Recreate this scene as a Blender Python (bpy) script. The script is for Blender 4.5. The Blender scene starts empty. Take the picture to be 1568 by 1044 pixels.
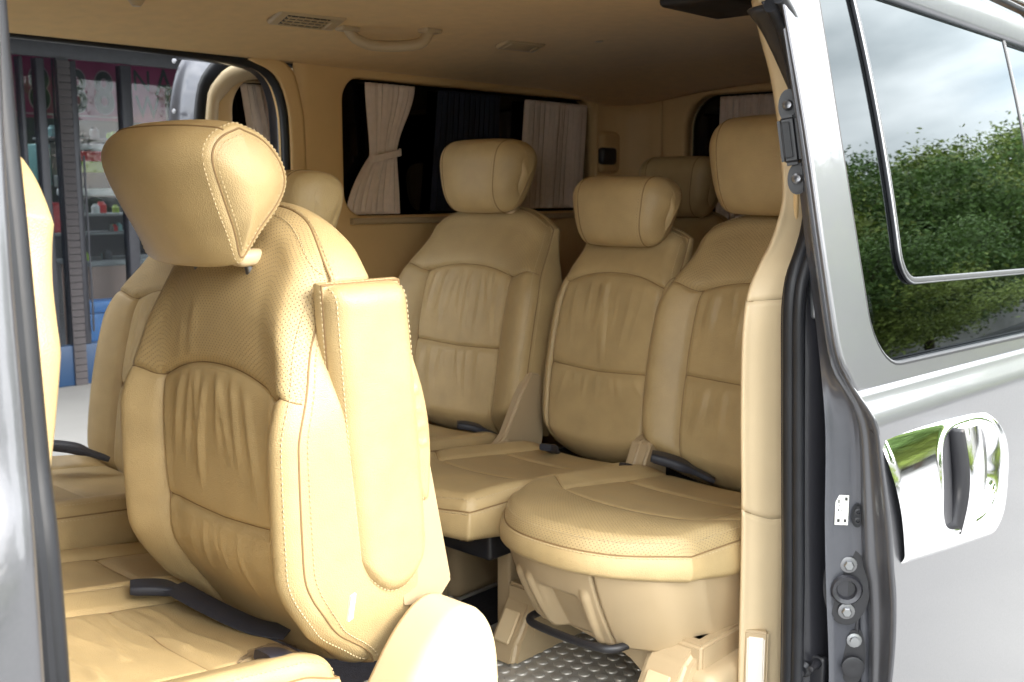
import bpy, bmesh, math, random
import numpy as np
from mathutils import Vector, Matrix, Euler
random.seed(7); np.random.seed(7)
SC = bpy.context.scene
COL = SC.collection
R = math.radians

# ------------------------------------------------------------------ camera, sky, sun, exposure
cam_d = bpy.data.cameras.new('camera'); cam = bpy.data.objects.new('camera', cam_d); COL.objects.link(cam)
cam_d.sensor_width = 36; cam_d.lens = 1601 / 1568 * 36; cam_d.clip_start = .05; cam_d.clip_end = 600
cam_d.dof.use_dof = True; cam_d.dof.focus_distance = 1.45; cam_d.dof.aperture_fstop = 11
cam.location = (0, 0, 1.53); cam.rotation_euler = (R(90 - 8.3), 0, R(42.4 - 90))
SC.camera = cam
SUN_EL, SUN_AZ = 34, 288          # degrees; azimuth measured from +x towards +y
world = bpy.data.worlds.new('World'); SC.world = world; world.use_nodes = True
wn = world.node_tree; wn.nodes.clear()
def wnode(t, **k):
    n = wn.nodes.new(t)
    for a, b in k.items(): setattr(n, a, b)
    return n
w_out = wnode('ShaderNodeOutputWorld'); w_bg = wnode('ShaderNodeBackground'); w_bg.inputs['Strength'].default_value = .125
w_sky = wnode('ShaderNodeTexSky', sky_type='NISHITA', sun_disc=False)
w_sky.sun_elevation = R(SUN_EL); w_sky.sun_rotation = R(90 - SUN_AZ); w_sky.dust_density = 2.5; w_sky.air_density = 1.2
w_tc = wnode('ShaderNodeTexCoord'); w_map = wnode('ShaderNodeMapping'); w_map.inputs['Scale'].default_value = (1, 1, 2.6)
w_no = wnode('ShaderNodeTexNoise'); w_no.inputs['Scale'].default_value = 2.1; w_no.inputs['Detail'].default_value = 7; w_no.inputs['Roughness'].default_value = .5
w_no2 = wnode('ShaderNodeTexNoise'); w_no2.inputs['Scale'].default_value = 3.1; w_no2.inputs['Detail'].default_value = 5
w_cr = wnode('ShaderNodeValToRGB'); w_cr.color_ramp.elements[0].position = .32; w_cr.color_ramp.elements[1].position = .5
w_cc = wnode('ShaderNodeValToRGB')
w_cc.color_ramp.elements[0].position = .3; w_cc.color_ramp.elements[0].color = (4.6, 5.0, 5.2, 1)
w_cc.color_ramp.elements[1].position = .68; w_cc.color_ramp.elements[1].color = (11.5, 11.6, 11.6, 1)
w_mix = wnode('ShaderNodeMixRGB')
L_ = wn.links.new
L_(w_tc.outputs['Generated'], w_map.inputs['Vector'])
L_(w_map.outputs['Vector'], w_no.inputs['Vector']); L_(w_map.outputs['Vector'], w_no2.inputs['Vector'])
L_(w_no.outputs['Fac'], w_cr.inputs['Fac']); L_(w_no2.outputs['Fac'], w_cc.inputs['Fac'])
L_(w_cr.outputs['Color'], w_mix.inputs['Fac']); L_(w_sky.outputs['Color'], w_mix.inputs['Color1']); L_(w_cc.outputs['Color'], w_mix.inputs['Color2'])
L_(w_mix.outputs['Color'], w_bg.inputs['Color']); L_(w_bg.outputs['Background'], w_out.inputs['Surface'])
sun_d = bpy.data.lights.new('sun', 'SUN'); sun_d.energy = .85; sun_d.angle = R(38); sun_d.color = (1, .96, .9)
sun = bpy.data.objects.new('sun', sun_d); COL.objects.link(sun)
_sd = Vector((math.cos(R(SUN_EL)) * math.cos(R(SUN_AZ)), math.cos(R(SUN_EL)) * math.sin(R(SUN_AZ)), math.sin(R(SUN_EL))))
sun.rotation_euler = _sd.to_track_quat('Z', 'Y').to_euler(); sun.location = (0, -4, 8)
vs = SC.view_settings; vs.view_transform = 'Standard'; vs.look = 'None'; vs.gamma = 1; vs.exposure = 2.65
SC.cycles.max_bounces = 10; SC.cycles.diffuse_bounces = 6; SC.cycles.glossy_bounces = 5; SC.cycles.transparent_max_bounces = 16
SC.cycles.use_denoising = True; SC.cycles.sample_clamp_indirect = 8

# ------------------------------------------------------------------ materials
MAT = {}
def mat(name, col, rough=.5, metal=0, noise=0, nscale=40, bump=0, bscale=200, coat=0, spec=.5, uvperf=False, sheen=0, ior=None, und=0):
    m = bpy.data.materials.new(name); m.use_nodes = True; nt = m.node_tree; b = nt.nodes['Principled BSDF']
    b.inputs['Base Color'].default_value = (*col, 1); b.inputs['Roughness'].default_value = rough; b.inputs['Metallic'].default_value = metal
    b.inputs['Coat Weight'].default_value = coat; b.inputs['Coat Roughness'].default_value = .03; b.inputs['Specular IOR Level'].default_value = spec
    if sheen: b.inputs['Sheen Weight'].default_value = sheen
    tc = nt.nodes.new('ShaderNodeTexCoord'); vec = tc.outputs['Object']
    colsock = None; hsock = None
    if noise:
        n = nt.nodes.new('ShaderNodeTexNoise'); n.inputs['Scale'].default_value = nscale; n.inputs['Detail'].default_value = 6
        nt.links.new(vec, n.inputs['Vector'])
        r = nt.nodes.new('ShaderNodeMapRange'); r.inputs['From Min'].default_value = .3; r.inputs['From Max'].default_value = .7
        r.inputs['To Min'].default_value = 1 - noise; r.inputs['To Max'].default_value = 1 + noise
        nt.links.new(n.outputs['Fac'], r.inputs['Value'])
        mx = nt.nodes.new('ShaderNodeVectorMath'); mx.operation = 'SCALE'; mx.inputs[0].default_value = col
        nt.links.new(r.outputs['Result'], mx.inputs['Scale']); colsock = mx.outputs['Vector']
        r2 = nt.nodes.new('ShaderNodeMapRange'); r2.inputs['To Min'].default_value = max(0, rough - .08); r2.inputs['To Max'].default_value = min(1, rough + .08)
        nt.links.new(n.outputs['Fac'], r2.inputs['Value']); nt.links.new(r2.outputs['Result'], b.inputs['Roughness'])
    if bump:
        v = nt.nodes.new('ShaderNodeTexVoronoi'); v.inputs['Scale'].default_value = bscale; nt.links.new(vec, v.inputs['Vector'])
        hsock = v.outputs['Distance']
    if und:
        un = nt.nodes.new('ShaderNodeTexNoise'); un.inputs['Scale'].default_value = 22; un.inputs['Detail'].default_value = 3; nt.links.new(vec, un.inputs['Vector'])
        um = nt.nodes.new('ShaderNodeMath'); um.operation = 'MULTIPLY_ADD'; um.inputs[1].default_value = und; nt.links.new(un.outputs['Fac'], um.inputs[0])
        if hsock: nt.links.new(hsock, um.inputs[2])
        hsock = um.outputs[0]
    if uvperf:
        def M(op, a, bb=None):
            q = nt.nodes.new('ShaderNodeMath'); q.operation = op
            for i, s in enumerate((a, bb)):
                if s is None: continue
                if isinstance(s, (int, float)): q.inputs[i].default_value = s
                else: nt.links.new(s, q.inputs[i])
            return q.outputs[0]
        sp = nt.nodes.new('ShaderNodeSeparateXYZ'); nt.links.new(tc.outputs['UV'], sp.inputs[0])
        p = .0078
        v_ = M('DIVIDE', sp.outputs['Y'], p * .5)
        row = M('FLOOR', v_); odd = M('MODULO', M('ABSOLUTE', row), 2.)
        u_ = M('ADD', M('DIVIDE', sp.outputs['X'], p), M('MULTIPLY', odd, .5))
        fu = M('MULTIPLY', M('SUBTRACT', M('FRACT', u_), .5), p); fv = M('MULTIPLY', M('SUBTRACT', M('FRACT', v_), .5), p * .5)
        d = M('SQRT', M('ADD', M('MULTIPLY', fu, fu), M('MULTIPLY', fv, fv)))
        hole = nt.nodes.new('ShaderNodeMapRange'); hole.inputs['From Min'].default_value = .0005; hole.inputs['From Max'].default_value = .0012
        nt.links.new(d, hole.inputs['Value'])
        hm = nt.nodes.new('ShaderNodeMapRange'); hm.inputs['To Min'].default_value = .42; hm.inputs['To Max'].default_value = 1
        nt.links.new(hole.outputs['Result'], hm.inputs['Value'])
        m2 = nt.nodes.new('ShaderNodeVectorMath'); m2.operation = 'SCALE'
        if colsock: nt.links.new(colsock, m2.inputs[0])
        else: m2.inputs[0].default_value = col
        nt.links.new(hm.outputs['Result'], m2.inputs['Scale']); colsock = m2.outputs['Vector']
        hs = M('MULTIPLY', hole.outputs['Result'], 2.2)
        hsock = M('ADD', hs, hsock) if hsock else hs
    if colsock: nt.links.new(colsock, b.inputs['Base Color'])
    if hsock:
        bp = nt.nodes.new('ShaderNodeBump'); bp.inputs['Strength'].default_value = bump or .3; bp.inputs['Distance'].default_value = .0012
        nt.links.new(hsock, bp.inputs['Height']); nt.links.new(bp.outputs['Normal'], b.inputs['Normal'])
    MAT[name] = m; return m
def glass(name, tint, ior=1.5, rough=0.0):
    m = bpy.data.materials.new(name); m.use_nodes = True; nt = m.node_tree; nt.nodes.clear()
    o = nt.nodes.new('ShaderNodeOutputMaterial'); t = nt.nodes.new('ShaderNodeBsdfTransparent'); g = nt.nodes.new('ShaderNodeBsdfGlossy')
    f = nt.nodes.new('ShaderNodeFresnel'); x = nt.nodes.new('ShaderNodeMixShader')
    t.inputs[0].default_value = (*tint, 1); g.inputs['Roughness'].default_value = rough; g.inputs[0].default_value = (.74, .80, .83, 1) if name == 'tinted_glass' else (1, 1, 1, 1); f.inputs['IOR'].default_value = ior
    nt.links.new(f.outputs[0], x.inputs[0]); nt.links.new(t.outputs[0], x.inputs[1]); nt.links.new(g.outputs[0], x.inputs[2]); nt.links.new(x.outputs[0], o.inputs[0])
    if name == 'poly_bag': nt.links.remove(x.inputs[0].links[0]); x.inputs[0].default_value = .09
    MAT[name] = m; return m
LEA = (.46, .338, .168)
mat('leather', LEA, .37, noise=.09, nscale=14, bump=.4, bscale=560, spec=.45, und=2.2)
mat('leather_perforated', LEA, .37, noise=.07, nscale=14, bump=.45, bscale=560, uvperf=True, spec=.45, und=1.5)
mat('leather_seam', (.23, .145, .062), .7)
mat('thread', (.50, .385, .22), .7)
mat('cream_plastic', (.43, .325, .195), .45, noise=.03, nscale=9, bump=.08, bscale=900)
mat('cream_trim', (.62, .485, .30), .5, noise=.03, nscale=9, bump=.1, bscale=700)
mat('headliner', (.62, .405, .145), .9, noise=.06, nscale=30, bump=.25, bscale=900, sheen=.2)
mat('rubber', (.012, .0125, .015), .45, noise=.15, nscale=20, spec=.35)
mat('cream_trim_bounce', (.66, .45, .21), .55, noise=.04, nscale=9, bump=.15, bscale=700)  # cream trim recoloured: warm bounced light of the interior put into the colour
mat('black_plastic', (.015, .015, .018), .42, noise=.1, nscale=30)
mat('belt_black', (.022, .024, .034), .55, bump=.2, bscale=400)
mat('paint', (.105, .106, .116), .34, metal=.55, coat=.7, noise=.03, nscale=300)
mat('paint_jamb', (.09, .093, .108), .42, metal=.4, coat=.5, noise=.04, nscale=60)
mat('dark_jamb', (.03, .03, .036), .4, metal=.3, coat=.3)
mat('chrome', (.9, .9, .92), .04, metal=1)
mat('steel', (.22, .22, .23), .38, metal=1, noise=.08, nscale=80)
mat('zinc', (.30, .305, .315), .36, metal=1)
mat('carpet', (.02, .02, .028), .95, noise=.3, nscale=120, bump=.6, bscale=500)
mat('mat_metal', (.42, .40, .36), .45, metal=.4, noise=.15, nscale=30)
mat('curtain', (.74, .61, .51), .9, noise=.05, nscale=60, bump=.3, bscale=700, sheen=.3)
mat('curtain_navy', (.012, .016, .035), .9)
mat('belt_metal', (.4, .4, .42), .35, metal=1)
mat('white_sticker', (.75, .75, .7), .6); mat('ink', (.03, .03, .03), .6)
mat('lamp_lens', (.8, .72, .62), .15, spec=.7)
glass('tinted_glass', (.035, .038, .042), 1.5); glass('dark_glass', (.012, .012, .018), 1.5); glass('windscreen_glass', (.16, .17, .17), 1.5); glass('shop_glass', (.80, .84, .86), 1.28); glass('poly_bag', (.86, .86, .9), 1.5, .12)
mat('concrete', (.24, .238, .232), .85, noise=.1, nscale=1.5, bump=.2, bscale=30)
mat('wall_concrete', (.42, .41, .38), .9, noise=.15, nscale=2)
mat('leaf', (.12, .21, .045), .55, noise=.45, nscale=2.5); mat('leaf_light', (.24, .31, .06), .55, noise=.4, nscale=3); mat('bark', (.09, .065, .045), .9, noise=.3, nscale=12)
mat('shop_frame', (.035, .037, .047), .4, metal=.4, noise=.1, nscale=20); mat('shop_brick', (.055, .05, .055), .85, noise=.3, nscale=8)
mat('soffit', (.10, .095, .10), .8, noise=.1, nscale=3); mat('banner', (.26, .025, .09), .6); mat('letter_dark', (.025, .03, .03), .6); mat('letter_edge', (.36, .25, .27), .6)
mat('shop_blue', (.004, .03, .085), .5); mat('bench_blue', (.008, .10, .30), .5); mat('shop_red', (.45, .02, .03), .5); mat('shop_white', (.5, .51, .51), .5); mat('shop_green', (.22, .33, .02), .6)
mat('shop_dark', (.03, .03, .04), .7); mat('shop_teal', (.12, .25, .25), .5); mat('shop_pink', (.6, .03, .14), .5); mat('shop_grey', (.14, .145, .15), .5); mat('shop_wood', (.16, .09, .07), .6)
mat('tyre', (.02, .02, .02), .8)

# ------------------------------------------------------------------ helpers
def tagp(o, label=None, cat=None, group=None, kind=None):
    for k, v in (('label', label), ('category', cat), ('group', group), ('kind', kind)):
        if v: o[k] = v
    return o
def thing(name, label, cat, loc=(0, 0, 0), group=None):
    o = bpy.data.objects.new(name, None); COL.objects.link(o); o.location = loc; o.empty_display_size = .1
    return tagp(o, label, cat, group)
def link(name, me, m, parent=None, angle=None):
    o = bpy.data.objects.new(name, me); COL.objects.link(o)
    if m and not me.materials: me.materials.append(MAT[m])
    if parent is not None: o.parent = parent
    if angle is None: me.shade_smooth()
    else:
        me.shade_smooth(); me.set_sharp_from_angle(angle=R(angle))
    return o
def mesh(name, V, F, m, parent=None, angle=35, uv=None):
    me = bpy.data.meshes.new(name); me.from_pydata([tuple(map(float, v)) for v in V], [], F); me.update()
    if uv is not None:
        ul = me.uv_layers.new(name='uv'); li = np.zeros(len(me.loops), int); me.loops.foreach_get('vertex_index', li)
        ul.data.foreach_set('uv', np.asarray(uv, float)[li].ravel())
    return link(name, me, m, parent, angle)
def grid_faces(n, m, wu=False, wv=False, off=0, flip=False):
    F = []
    for i in range(n if wu else n - 1):
        for j in range(m if wv else m - 1):
            a, b, c, d = i * m + j, ((i + 1) % n) * m + j, ((i + 1) % n) * m + (j + 1) % m, i * m + (j + 1) % m
            q = (a + off, b + off, c + off, d + off); F.append(q[::-1] if flip else q)
    return F
def grid(name, P, m, parent=None, wu=False, wv=False, uv=None, angle=None, flip=False, solid=0):
    n, k = P.shape[:2]
    o = mesh(name, P.reshape(-1, 3), grid_faces(n, k, wu, wv, 0, flip), m, parent, angle if angle else 180, None if uv is None else uv.reshape(-1, 2))
    if solid:
        md = o.modifiers.new('thickness', 'SOLIDIFY'); md.thickness = solid; md.offset = 0
    return o
def crom(pts, n, closed=False):
    P = np.asarray(pts, float); k = len(P)
    if closed: Q = np.vstack([P[-1], P, P[0], P[1]]); segs = k
    else: Q = np.vstack([2 * P[0] - P[1], P, 2 * P[-1] - P[-2]]); segs = k - 1
    T = np.linspace(0, segs, n, endpoint=not closed); out = []
    for t in T:
        i = min(int(t), segs - 1); u = t - i; p0, p1, p2, p3 = Q[i], Q[i + 1], Q[i + 2], Q[i + 3]
        out.append(.5 * (2 * p1 + (p2 - p0) * u + (2 * p0 - 5 * p1 + 4 * p2 - p3) * u * u + (3 * p1 - p0 - 3 * p2 + p3) * u ** 3))
    return np.array(out)
def resample(P, n):
    d = np.r_[0, np.cumsum(np.linalg.norm(np.diff(P, axis=0), axis=1))]; T = np.linspace(0, d[-1], n)
    return np.stack([np.interp(T, d, P[:, i]) for i in range(P.shape[1])], 1)
def sheet(name, lines, m, parent=None, n=60, k=4, cubic=False, solid=.003, flip=False, angle=40):
    A = [resample(crom(l, 200), n) for l in lines]; A = np.stack(A, 1)
    if cubic: B = np.stack([crom(A[i], k * (len(lines) - 1) + 1) for i in range(n)], 0)
    else:
        T = np.linspace(0, len(lines) - 1, k * (len(lines) - 1) + 1); B = np.stack([np.stack([np.interp(T, range(len(lines)), A[i, :, c]) for c in range(3)], 1) for i in range(n)], 0)
    return grid(name, B, m, parent, flip=flip, solid=solid, angle=angle)
def frames(P):
    T = np.gradient(P, axis=0); T /= np.linalg.norm(T, axis=1)[:, None] + 1e-12
    up = np.array([0, 0, 1.]) if abs(T[0][2]) < .9 else np.array([0, 1., 0]); N = []; v = up - T[0] * (up @ T[0]); v /= np.linalg.norm(v)
    for t in T:
        v = v - t * (v @ t); v /= np.linalg.norm(v) + 1e-12; N.append(v.copy())
    N = np.array(N); return T, N, np.cross(T, N)
def sweep(name, path, prof, m, parent=None, n=40, smooth=True, closed=False, angle=40, caps=True):
    """prof: list of (u,v) closed 2D profile, swept along the path"""
    P = resample(crom(path, 240), n) if smooth else np.asarray(path, float)
    if closed: P = crom(path, n, True)
    T, N, B = frames(P); pr = np.asarray(prof, float)
    V = P[:, None, :] + pr[None, :, 0, None] * N[:, None, :] + pr[None, :, 1, None] * B[:, None, :]
    F = grid_faces(len(P), len(pr), closed, True)
    if not closed and caps: F += [tuple(range(len(pr)))[::-1], tuple((len(P) - 1) * len(pr) + i for i in range(len(pr)))]
    return mesh(name, V.reshape(-1, 3), F, m, parent, angle)
def circ(r, n=10, ry=None): return [(r * math.cos(2 * math.pi * i / n), (ry or r) * math.sin(2 * math.pi * i / n)) for i in range(n)]
def rrect(w, h, r, n=4):
    o = []
    for cx, cy, a0 in ((w / 2 - r, h / 2 - r, 0), (-w / 2 + r, h / 2 - r, 90), (-w / 2 + r, -h / 2 + r, 180), (w / 2 - r, -h / 2 + r, 270)):
        for i in range(n + 1): a = R(a0 + 90 * i / n); o.append((cx + r * math.cos(a), cy + r * math.sin(a)))
    return o
def tube(name, path, r, m, parent=None, n=40, k=10, **kw): return sweep(name, path, circ(r, k), m, parent, n, **kw)
def bm_obj(name, bm, m, parent=None, angle=35):
    me = bpy.data.meshes.new(name); bm.normal_update(); bm.to_mesh(me); bm.free(); return link(name, me, m, parent, angle)
def rbox(name, lo, hi, r, m, parent=None, seg=3, rot=None, pivot=None):
    bm = bmesh.new(); bmesh.ops.create_cube(bm, size=1)
    lo, hi = Vector(lo), Vector(hi); c = (lo + hi) / 2; s = hi - lo
    for v in bm.verts: v.co = Vector((v.co[i] * s[i] for i in range(3)))
    if r: bmesh.ops.bevel(bm, geom=bm.edges[:], offset=r, segments=seg, affect='EDGES', profile=.5)
    M_ = Matrix.Translation(c)
    if rot: M_ = M_ @ Euler([R(a) for a in rot]).to_matrix().to_4x4()
    bm.transform(M_); return bm_obj(name, bm, m, parent)
def prism(name, prof, axis, lo, hi, r, m, parent=None, seg=3, angle=35):
    """2D profile extruded along an axis with rounded edges"""
    bm = bmesh.new()
    def P(p, d):
        q = list(p); q.insert(axis, d); return q
    a = [bm.verts.new(P(p, lo)) for p in prof]; b = [bm.verts.new(P(p, hi)) for p in prof]; n = len(prof)
    bm.faces.new(a); bm.faces.new(b[::-1])
    for i in range(n): bm.faces.new((a[i], b[i], b[(i + 1) % n], a[(i + 1) % n]))
    bmesh.ops.recalc_face_normals(bm, faces=bm.faces[:])
    if r: bmesh.ops.bevel(bm, geom=[e for e in bm.edges if e.verts[0].co[axis] == e.verts[1].co[axis] or True], offset=r, segments=seg, affect='EDGES', clamp_overlap=True)
    return bm_obj(name, bm, m, parent, angle)
def lathe(name, prof, loc, axis, m, parent=None, n=20):
    """prof: (radius, height) list turned about axis direction"""
    V = []; ax = Vector(axis).to_track_quat('Z', 'Y').to_matrix(); loc = Vector(loc)
    for r, h in prof:
        for i in range(n): a = 2 * math.pi * i / n; V.append(loc + ax @ Vector((r * math.cos(a), r * math.sin(a), h)))
    F = grid_faces(len(prof), n, False, True); F.append(tuple(range(n))); F.append(tuple((len(prof) - 1) * n + i for i in range(n))[::-1])
    return mesh(name, V, F, m, parent, 35)
def sm(x, a=0, b=1):
    t = np.clip((x - a) / (b - a), 0, 1); return t * t * (3 - 2 * t)
def capsules(name, segs, w, m, parent):
    """many tiny stitches: segs = list of (p, q, normal)"""
    V = []; F = []
    for p, q, nrm in segs:
        t = q - p; b = np.cross(t, nrm); b = b / (np.linalg.norm(b) + 1e-9) * w; u = nrm * w; k = len(V); c = (p + q) / 2; h = (q - p) * .34
        V += [p, c - h + b, c - h + u, c - h - b, c + h + b, c + h + u, c + h - b, q]
        F += [(k, k + 1, k + 2), (k, k + 2, k + 3), (k + 1, k + 4, k + 5, k + 2), (k + 2, k + 5, k + 6, k + 3), (k + 7, k + 5, k + 4), (k + 7, k + 6, k + 5)]
    if not V: return None
    o = mesh(name, V, F, m, parent, 60); o['kind'] = 'stuff'; return o

# ------------------------------------------------------------------ upholstered pad (backrests, cushions, armrests)
class Pad:
    def __init__(s, W, L, thick, hw=None, drop=.06, dp=3., bdrop=0., sc=.6, t1=.62, t2=.3, prof=None, bol=.03, r=.03, rb=None,
                 groove=.0075, wr=None, gb=.006, rear_in=.02, res=(22, 54, 40, 46, 40), mapf=None, dt1=.07, arch=.03):
        s.W, s.L, s.drop, s.dp, s.bdrop, s.sc, s.r, s.rb, s.g, s.gb, s.rin, s.bol = W, L, drop, dp, bdrop, sc, r, rb or r, groove, gb, rear_in, bol
        s.thick = thick if callable(thick) else (lambda c: thick + 0 * c)
        s.hw = hw or (lambda t: W / 2 + 0 * t); s.prof = prof or (lambda t, x: 0 * t); s.wr = wr
        s.t1f = lambda x: t1 + arch * (1 - np.clip(np.abs(x) / s.sc, 0, 1) ** 2) - arch * .5 + dt1 * sm(np.abs(x), s.sc, 1.)
        s.t2f = lambda x: t2 + .012 * np.abs(x); s.mapf = mapf; s.res = res
    def S(s, sg, ta):
        pl = lambda v, b: np.where(v < 1, b[0] + (b[1] - b[0]) * v, np.where(v < 2, b[1] + (b[2] - b[1]) * (v - 1), b[2] + (b[3] - b[2]) * (v - 2)))
        s0 = pl(sg, (-1, -s.sc, s.sc, 1)); T1, T2 = s.t1f(s0), s.t2f(s0)
        t = pl(ta, (0, T2, T1, 1)); x = s0; h = s.hw(t); a = x * h; ax = np.abs(x)
        c = t * s.L - s.drop * ax ** s.dp * sm(t, .35, 1) + s.bdrop * ax ** 2.5 * sm(1 - t, .5, 1)
        ds, dtp, db = (1 - ax) * h, (1 - t) * s.L, t * s.L
        q = (np.clip(1 - ds / s.r, 0, 1) ** 3 + np.clip(1 - dtp / s.r, 0, 1) ** 3 + np.clip(1 - db / s.rb, 0, 1) ** 3) ** (1 / 3); q = np.minimum(q, 1)
        n = -s.r * (1 - np.sqrt(np.maximum(0, 1 - q * q))) + s.prof(t, x)
        n = n + s.bol * sm(ax, s.sc - .12, s.sc + .3) * (.35 + .65 * sm(T1 + .12 - t, 0, .25)) * sm(t, 0, .12)
        if s.g:
            e = lambda d, w: np.exp(-(d / w) ** 2)
            mid = np.where(ta <= 2, 1., 0.); dsc = np.abs(ax - s.sc) * h
            fade = np.where(ta <= 2, 1., np.exp(-((t - T1) * s.L / .01) ** 2))
            n = n - fade * (s.g * e(dsc, .004) + s.g * .8 * np.exp(-dsc / .018))
            d1 = np.abs(t - T1) * s.L; n = n - (s.g * .8 * e(d1, .0035) + s.g * .7 * np.exp(-d1 / .018)) * (1 - q)
            cen = sm(s.sc - ax, -.02, .02); d2 = np.abs(t - T2) * s.L; n = n - cen * (s.g * .8 * e(d2, .0035) + s.g * .7 * np.exp(-d2 / .018))
        if s.wr is not None: n = n + s.wr(x, t, a, c) * (1 - q)
        return np.stack([a, c, n], -1)
    def axes(s):
        n1, n2, m1, m2, m3 = s.res; f = lambda n: np.linspace(0, 1, n + 1)
        ed = lambda n: f(n) ** 1.7
        sg = np.r_[ed(n1), 1 + f(n2)[1:], 2 + (1 - ed(n1)[::-1])[1:]]; ta = np.r_[ed(m1), 1 + f(m2)[1:], 2 + (1 - ed(m3)[::-1])[1:]]
        return sg, ta
    def build(s, parent, m='leather', mtop='leather', names=('left_bolster', 'right_bolster', 'centre_panel', 'lower_panel', 'shoulder_panel'), side='side_panel', stitch=True, pw=.0011, pipe=True, msid=None, merge=False):
        sg, ta = s.axes(); n1, n2, m1, m2, m3 = s.res
        A, T = np.meshgrid(sg, ta, indexing='ij'); P = s.S(A, T)
        du = np.linalg.norm(np.diff(P, axis=0), axis=2); U_ = np.concatenate([np.zeros((1, P.shape[1])), np.cumsum(du, 0)], 0); U_ = U_ - U_[len(sg) // 2]; dv = np.linalg.norm(np.diff(P, axis=1), axis=2); V_ = np.concatenate([np.zeros((P.shape[0], 1)), np.cumsum(dv, 1)], 1); UV = np.stack([U_, V_ - V_[:, [m1 + m2]]], -1)
        def put(name, i0, i1, j0, j1, mm):
            Q = P[i0:i1 + 1, j0:j1 + 1]; return grid(name, s.mapf(Q), mm, parent, uv=np.ascontiguousarray(UV[i0:i1 + 1, j0:j1 + 1]))
        I1, I2, I3 = n1, n1 + n2, 2 * n1 + n2; J1, J2, J3 = m1, m1 + m2, m1 + m2 + m3
        if merge: put(names[2], 0, I3, 0, J3, mtop)
        else:
            put(names[0], 0, I1, 0, J2, m); put(names[1], I2, I3, 0, J2, m); put(names[2], I1, I2, J1, J2, m); put(names[3], I1, I2, 0, J1, m); put(names[4], 0, I3, J2, J3, mtop)
        if s.g and not merge:
            for (ii, jj) in ((slice(I1, I1 + 1), slice(1, J2 + 1)), (slice(I2, I2 + 1), slice(1, J2 + 1)), (slice(1, I3), slice(J2, J2 + 1)), (slice(I1, I2 + 1), slice(J1, J1 + 1))):
                q_ = P[ii, jj].reshape(-1, 3).copy(); q_[:, 2] += .0002; sweep('seam', s.mapf(q_[::2]), circ(.0011, 6), 'leather_seam', parent, n=60)
        ring = np.concatenate([P[0, :-1], P[:-1, -1], P[-1, :0:-1], P[:0:-1, 0]])
        tg = np.roll(ring, -1, 0) - np.roll(ring, 1, 0); tg = tg[:, :2] / (np.linalg.norm(tg[:, :2], axis=1)[:, None] + 1e-9); nr = np.stack([-tg[:, 1], tg[:, 0]], 1)
        for _ in range(6): nr = (np.roll(nr, 1, 0) + nr + np.roll(nr, -1, 0)); nr /= np.linalg.norm(nr, axis=1)[:, None] + 1e-9
        K = 16; rows = []; th = s.thick(ring[:, 1])
        for k in range(K + 1):
            q = k / K; off = s.gb * math.sin(math.pi * min(1, q * 1.0)) ** .6 - s.rin * (1 - math.sqrt(max(0, 1 - max(0, (q - .72) / .28) ** 2)))
            n = ring[:, 2] + (-th - ring[:, 2]) * q
            rows.append(np.concatenate([ring[:, :2] + nr * off, n[:, None]], 1))
        for f in (.12, .5, .97):
            l = rows[K]; c = l.mean(0); rows.append(l + (c - l) * f - np.array([0, 0, .004 * f]))
        G = np.stack(rows, 0); arc = np.r_[0, np.cumsum(np.linalg.norm(np.diff(ring, axis=0), axis=1))]
        uv = np.stack([np.broadcast_to(arc, G.shape[:2]), G[..., 2]], -1)
        grid(side, s.mapf(G), msid or m, parent, wv=True, uv=uv)
        s.ring, s.G = ring, G
        if pipe:
            rp = s.mapf(ring); idx = np.linspace(0, len(rp), 160, endpoint=False).astype(int)
            sweep('piping', rp[idx], circ(.0016, 6), 'leather_seam', parent, n=320, closed=True)
        if stitch:
            segs = []
            def run(fn, n=260, pitch=.0075, ln=.0052):
                u = np.linspace(0, 1, n); Q = fn(u); d = np.r_[0, np.cumsum(np.linalg.norm(np.diff(Q[0], axis=0), axis=1))]
                for x in np.arange(pitch, d[-1] - pitch, pitch):
                    I = lambda X, v: np.array([np.interp(v, d, X[:, i]) for i in range(3)])
                    p, q, nn = I(Q[0], x), I(Q[0], x + ln), I(Q[1], x); nn /= np.linalg.norm(nn) + 1e-9; segs.append((p + nn * .0006, q + nn * .0006, nn))
            def surf(fs, ft):
                def fn(u):
                    a, b = fs(u), ft(u); p = s.mapf(s.S(a, b)); e = 2e-3
                    pa = s.mapf(s.S(np.clip(a + e, 0, 3), b)) - s.mapf(s.S(np.clip(a - e, 0, 3), b)); pb = s.mapf(s.S(a, np.clip(b + e, 0, 3))) - s.mapf(s.S(a, np.clip(b - e, 0, 3)))
                    nn = np.cross(pa, pb); nn /= np.linalg.norm(nn, axis=1)[:, None] + 1e-12
                    ref = s.mapf(np.array([[0, 0, 1.]])) - s.mapf(np.array([[0, 0, 0.]])); nn *= np.sign((nn * ref).sum(1))[:, None] + 1e-9
                    return p, nn
                return fn
            k1 = .008 / (s.W / 2 * (1 - s.sc))
            run(surf(lambda u: k1 + 0 * u, lambda u: u * 2.92)); run(surf(lambda u: 3 - k1 + 0 * u, lambda u: u * 2.92))
            k3 = .008 / (s.L * .35); run(surf(lambda u: k1 + u * (3 - 2 * k1), lambda u: 3 - k3 + 0 * u))
            def gus(u):
                idx = (u * (len(ring) - 1)).astype(int); p = G[1][idx]; o = np.concatenate([nr[idx], 0 * p[:, :1]], 1)
                z = s.mapf(p); return z, s.mapf(p + o) - z
            run(gus, 900)
            capsules('stitching', segs, pw, 'thread', parent)
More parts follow.
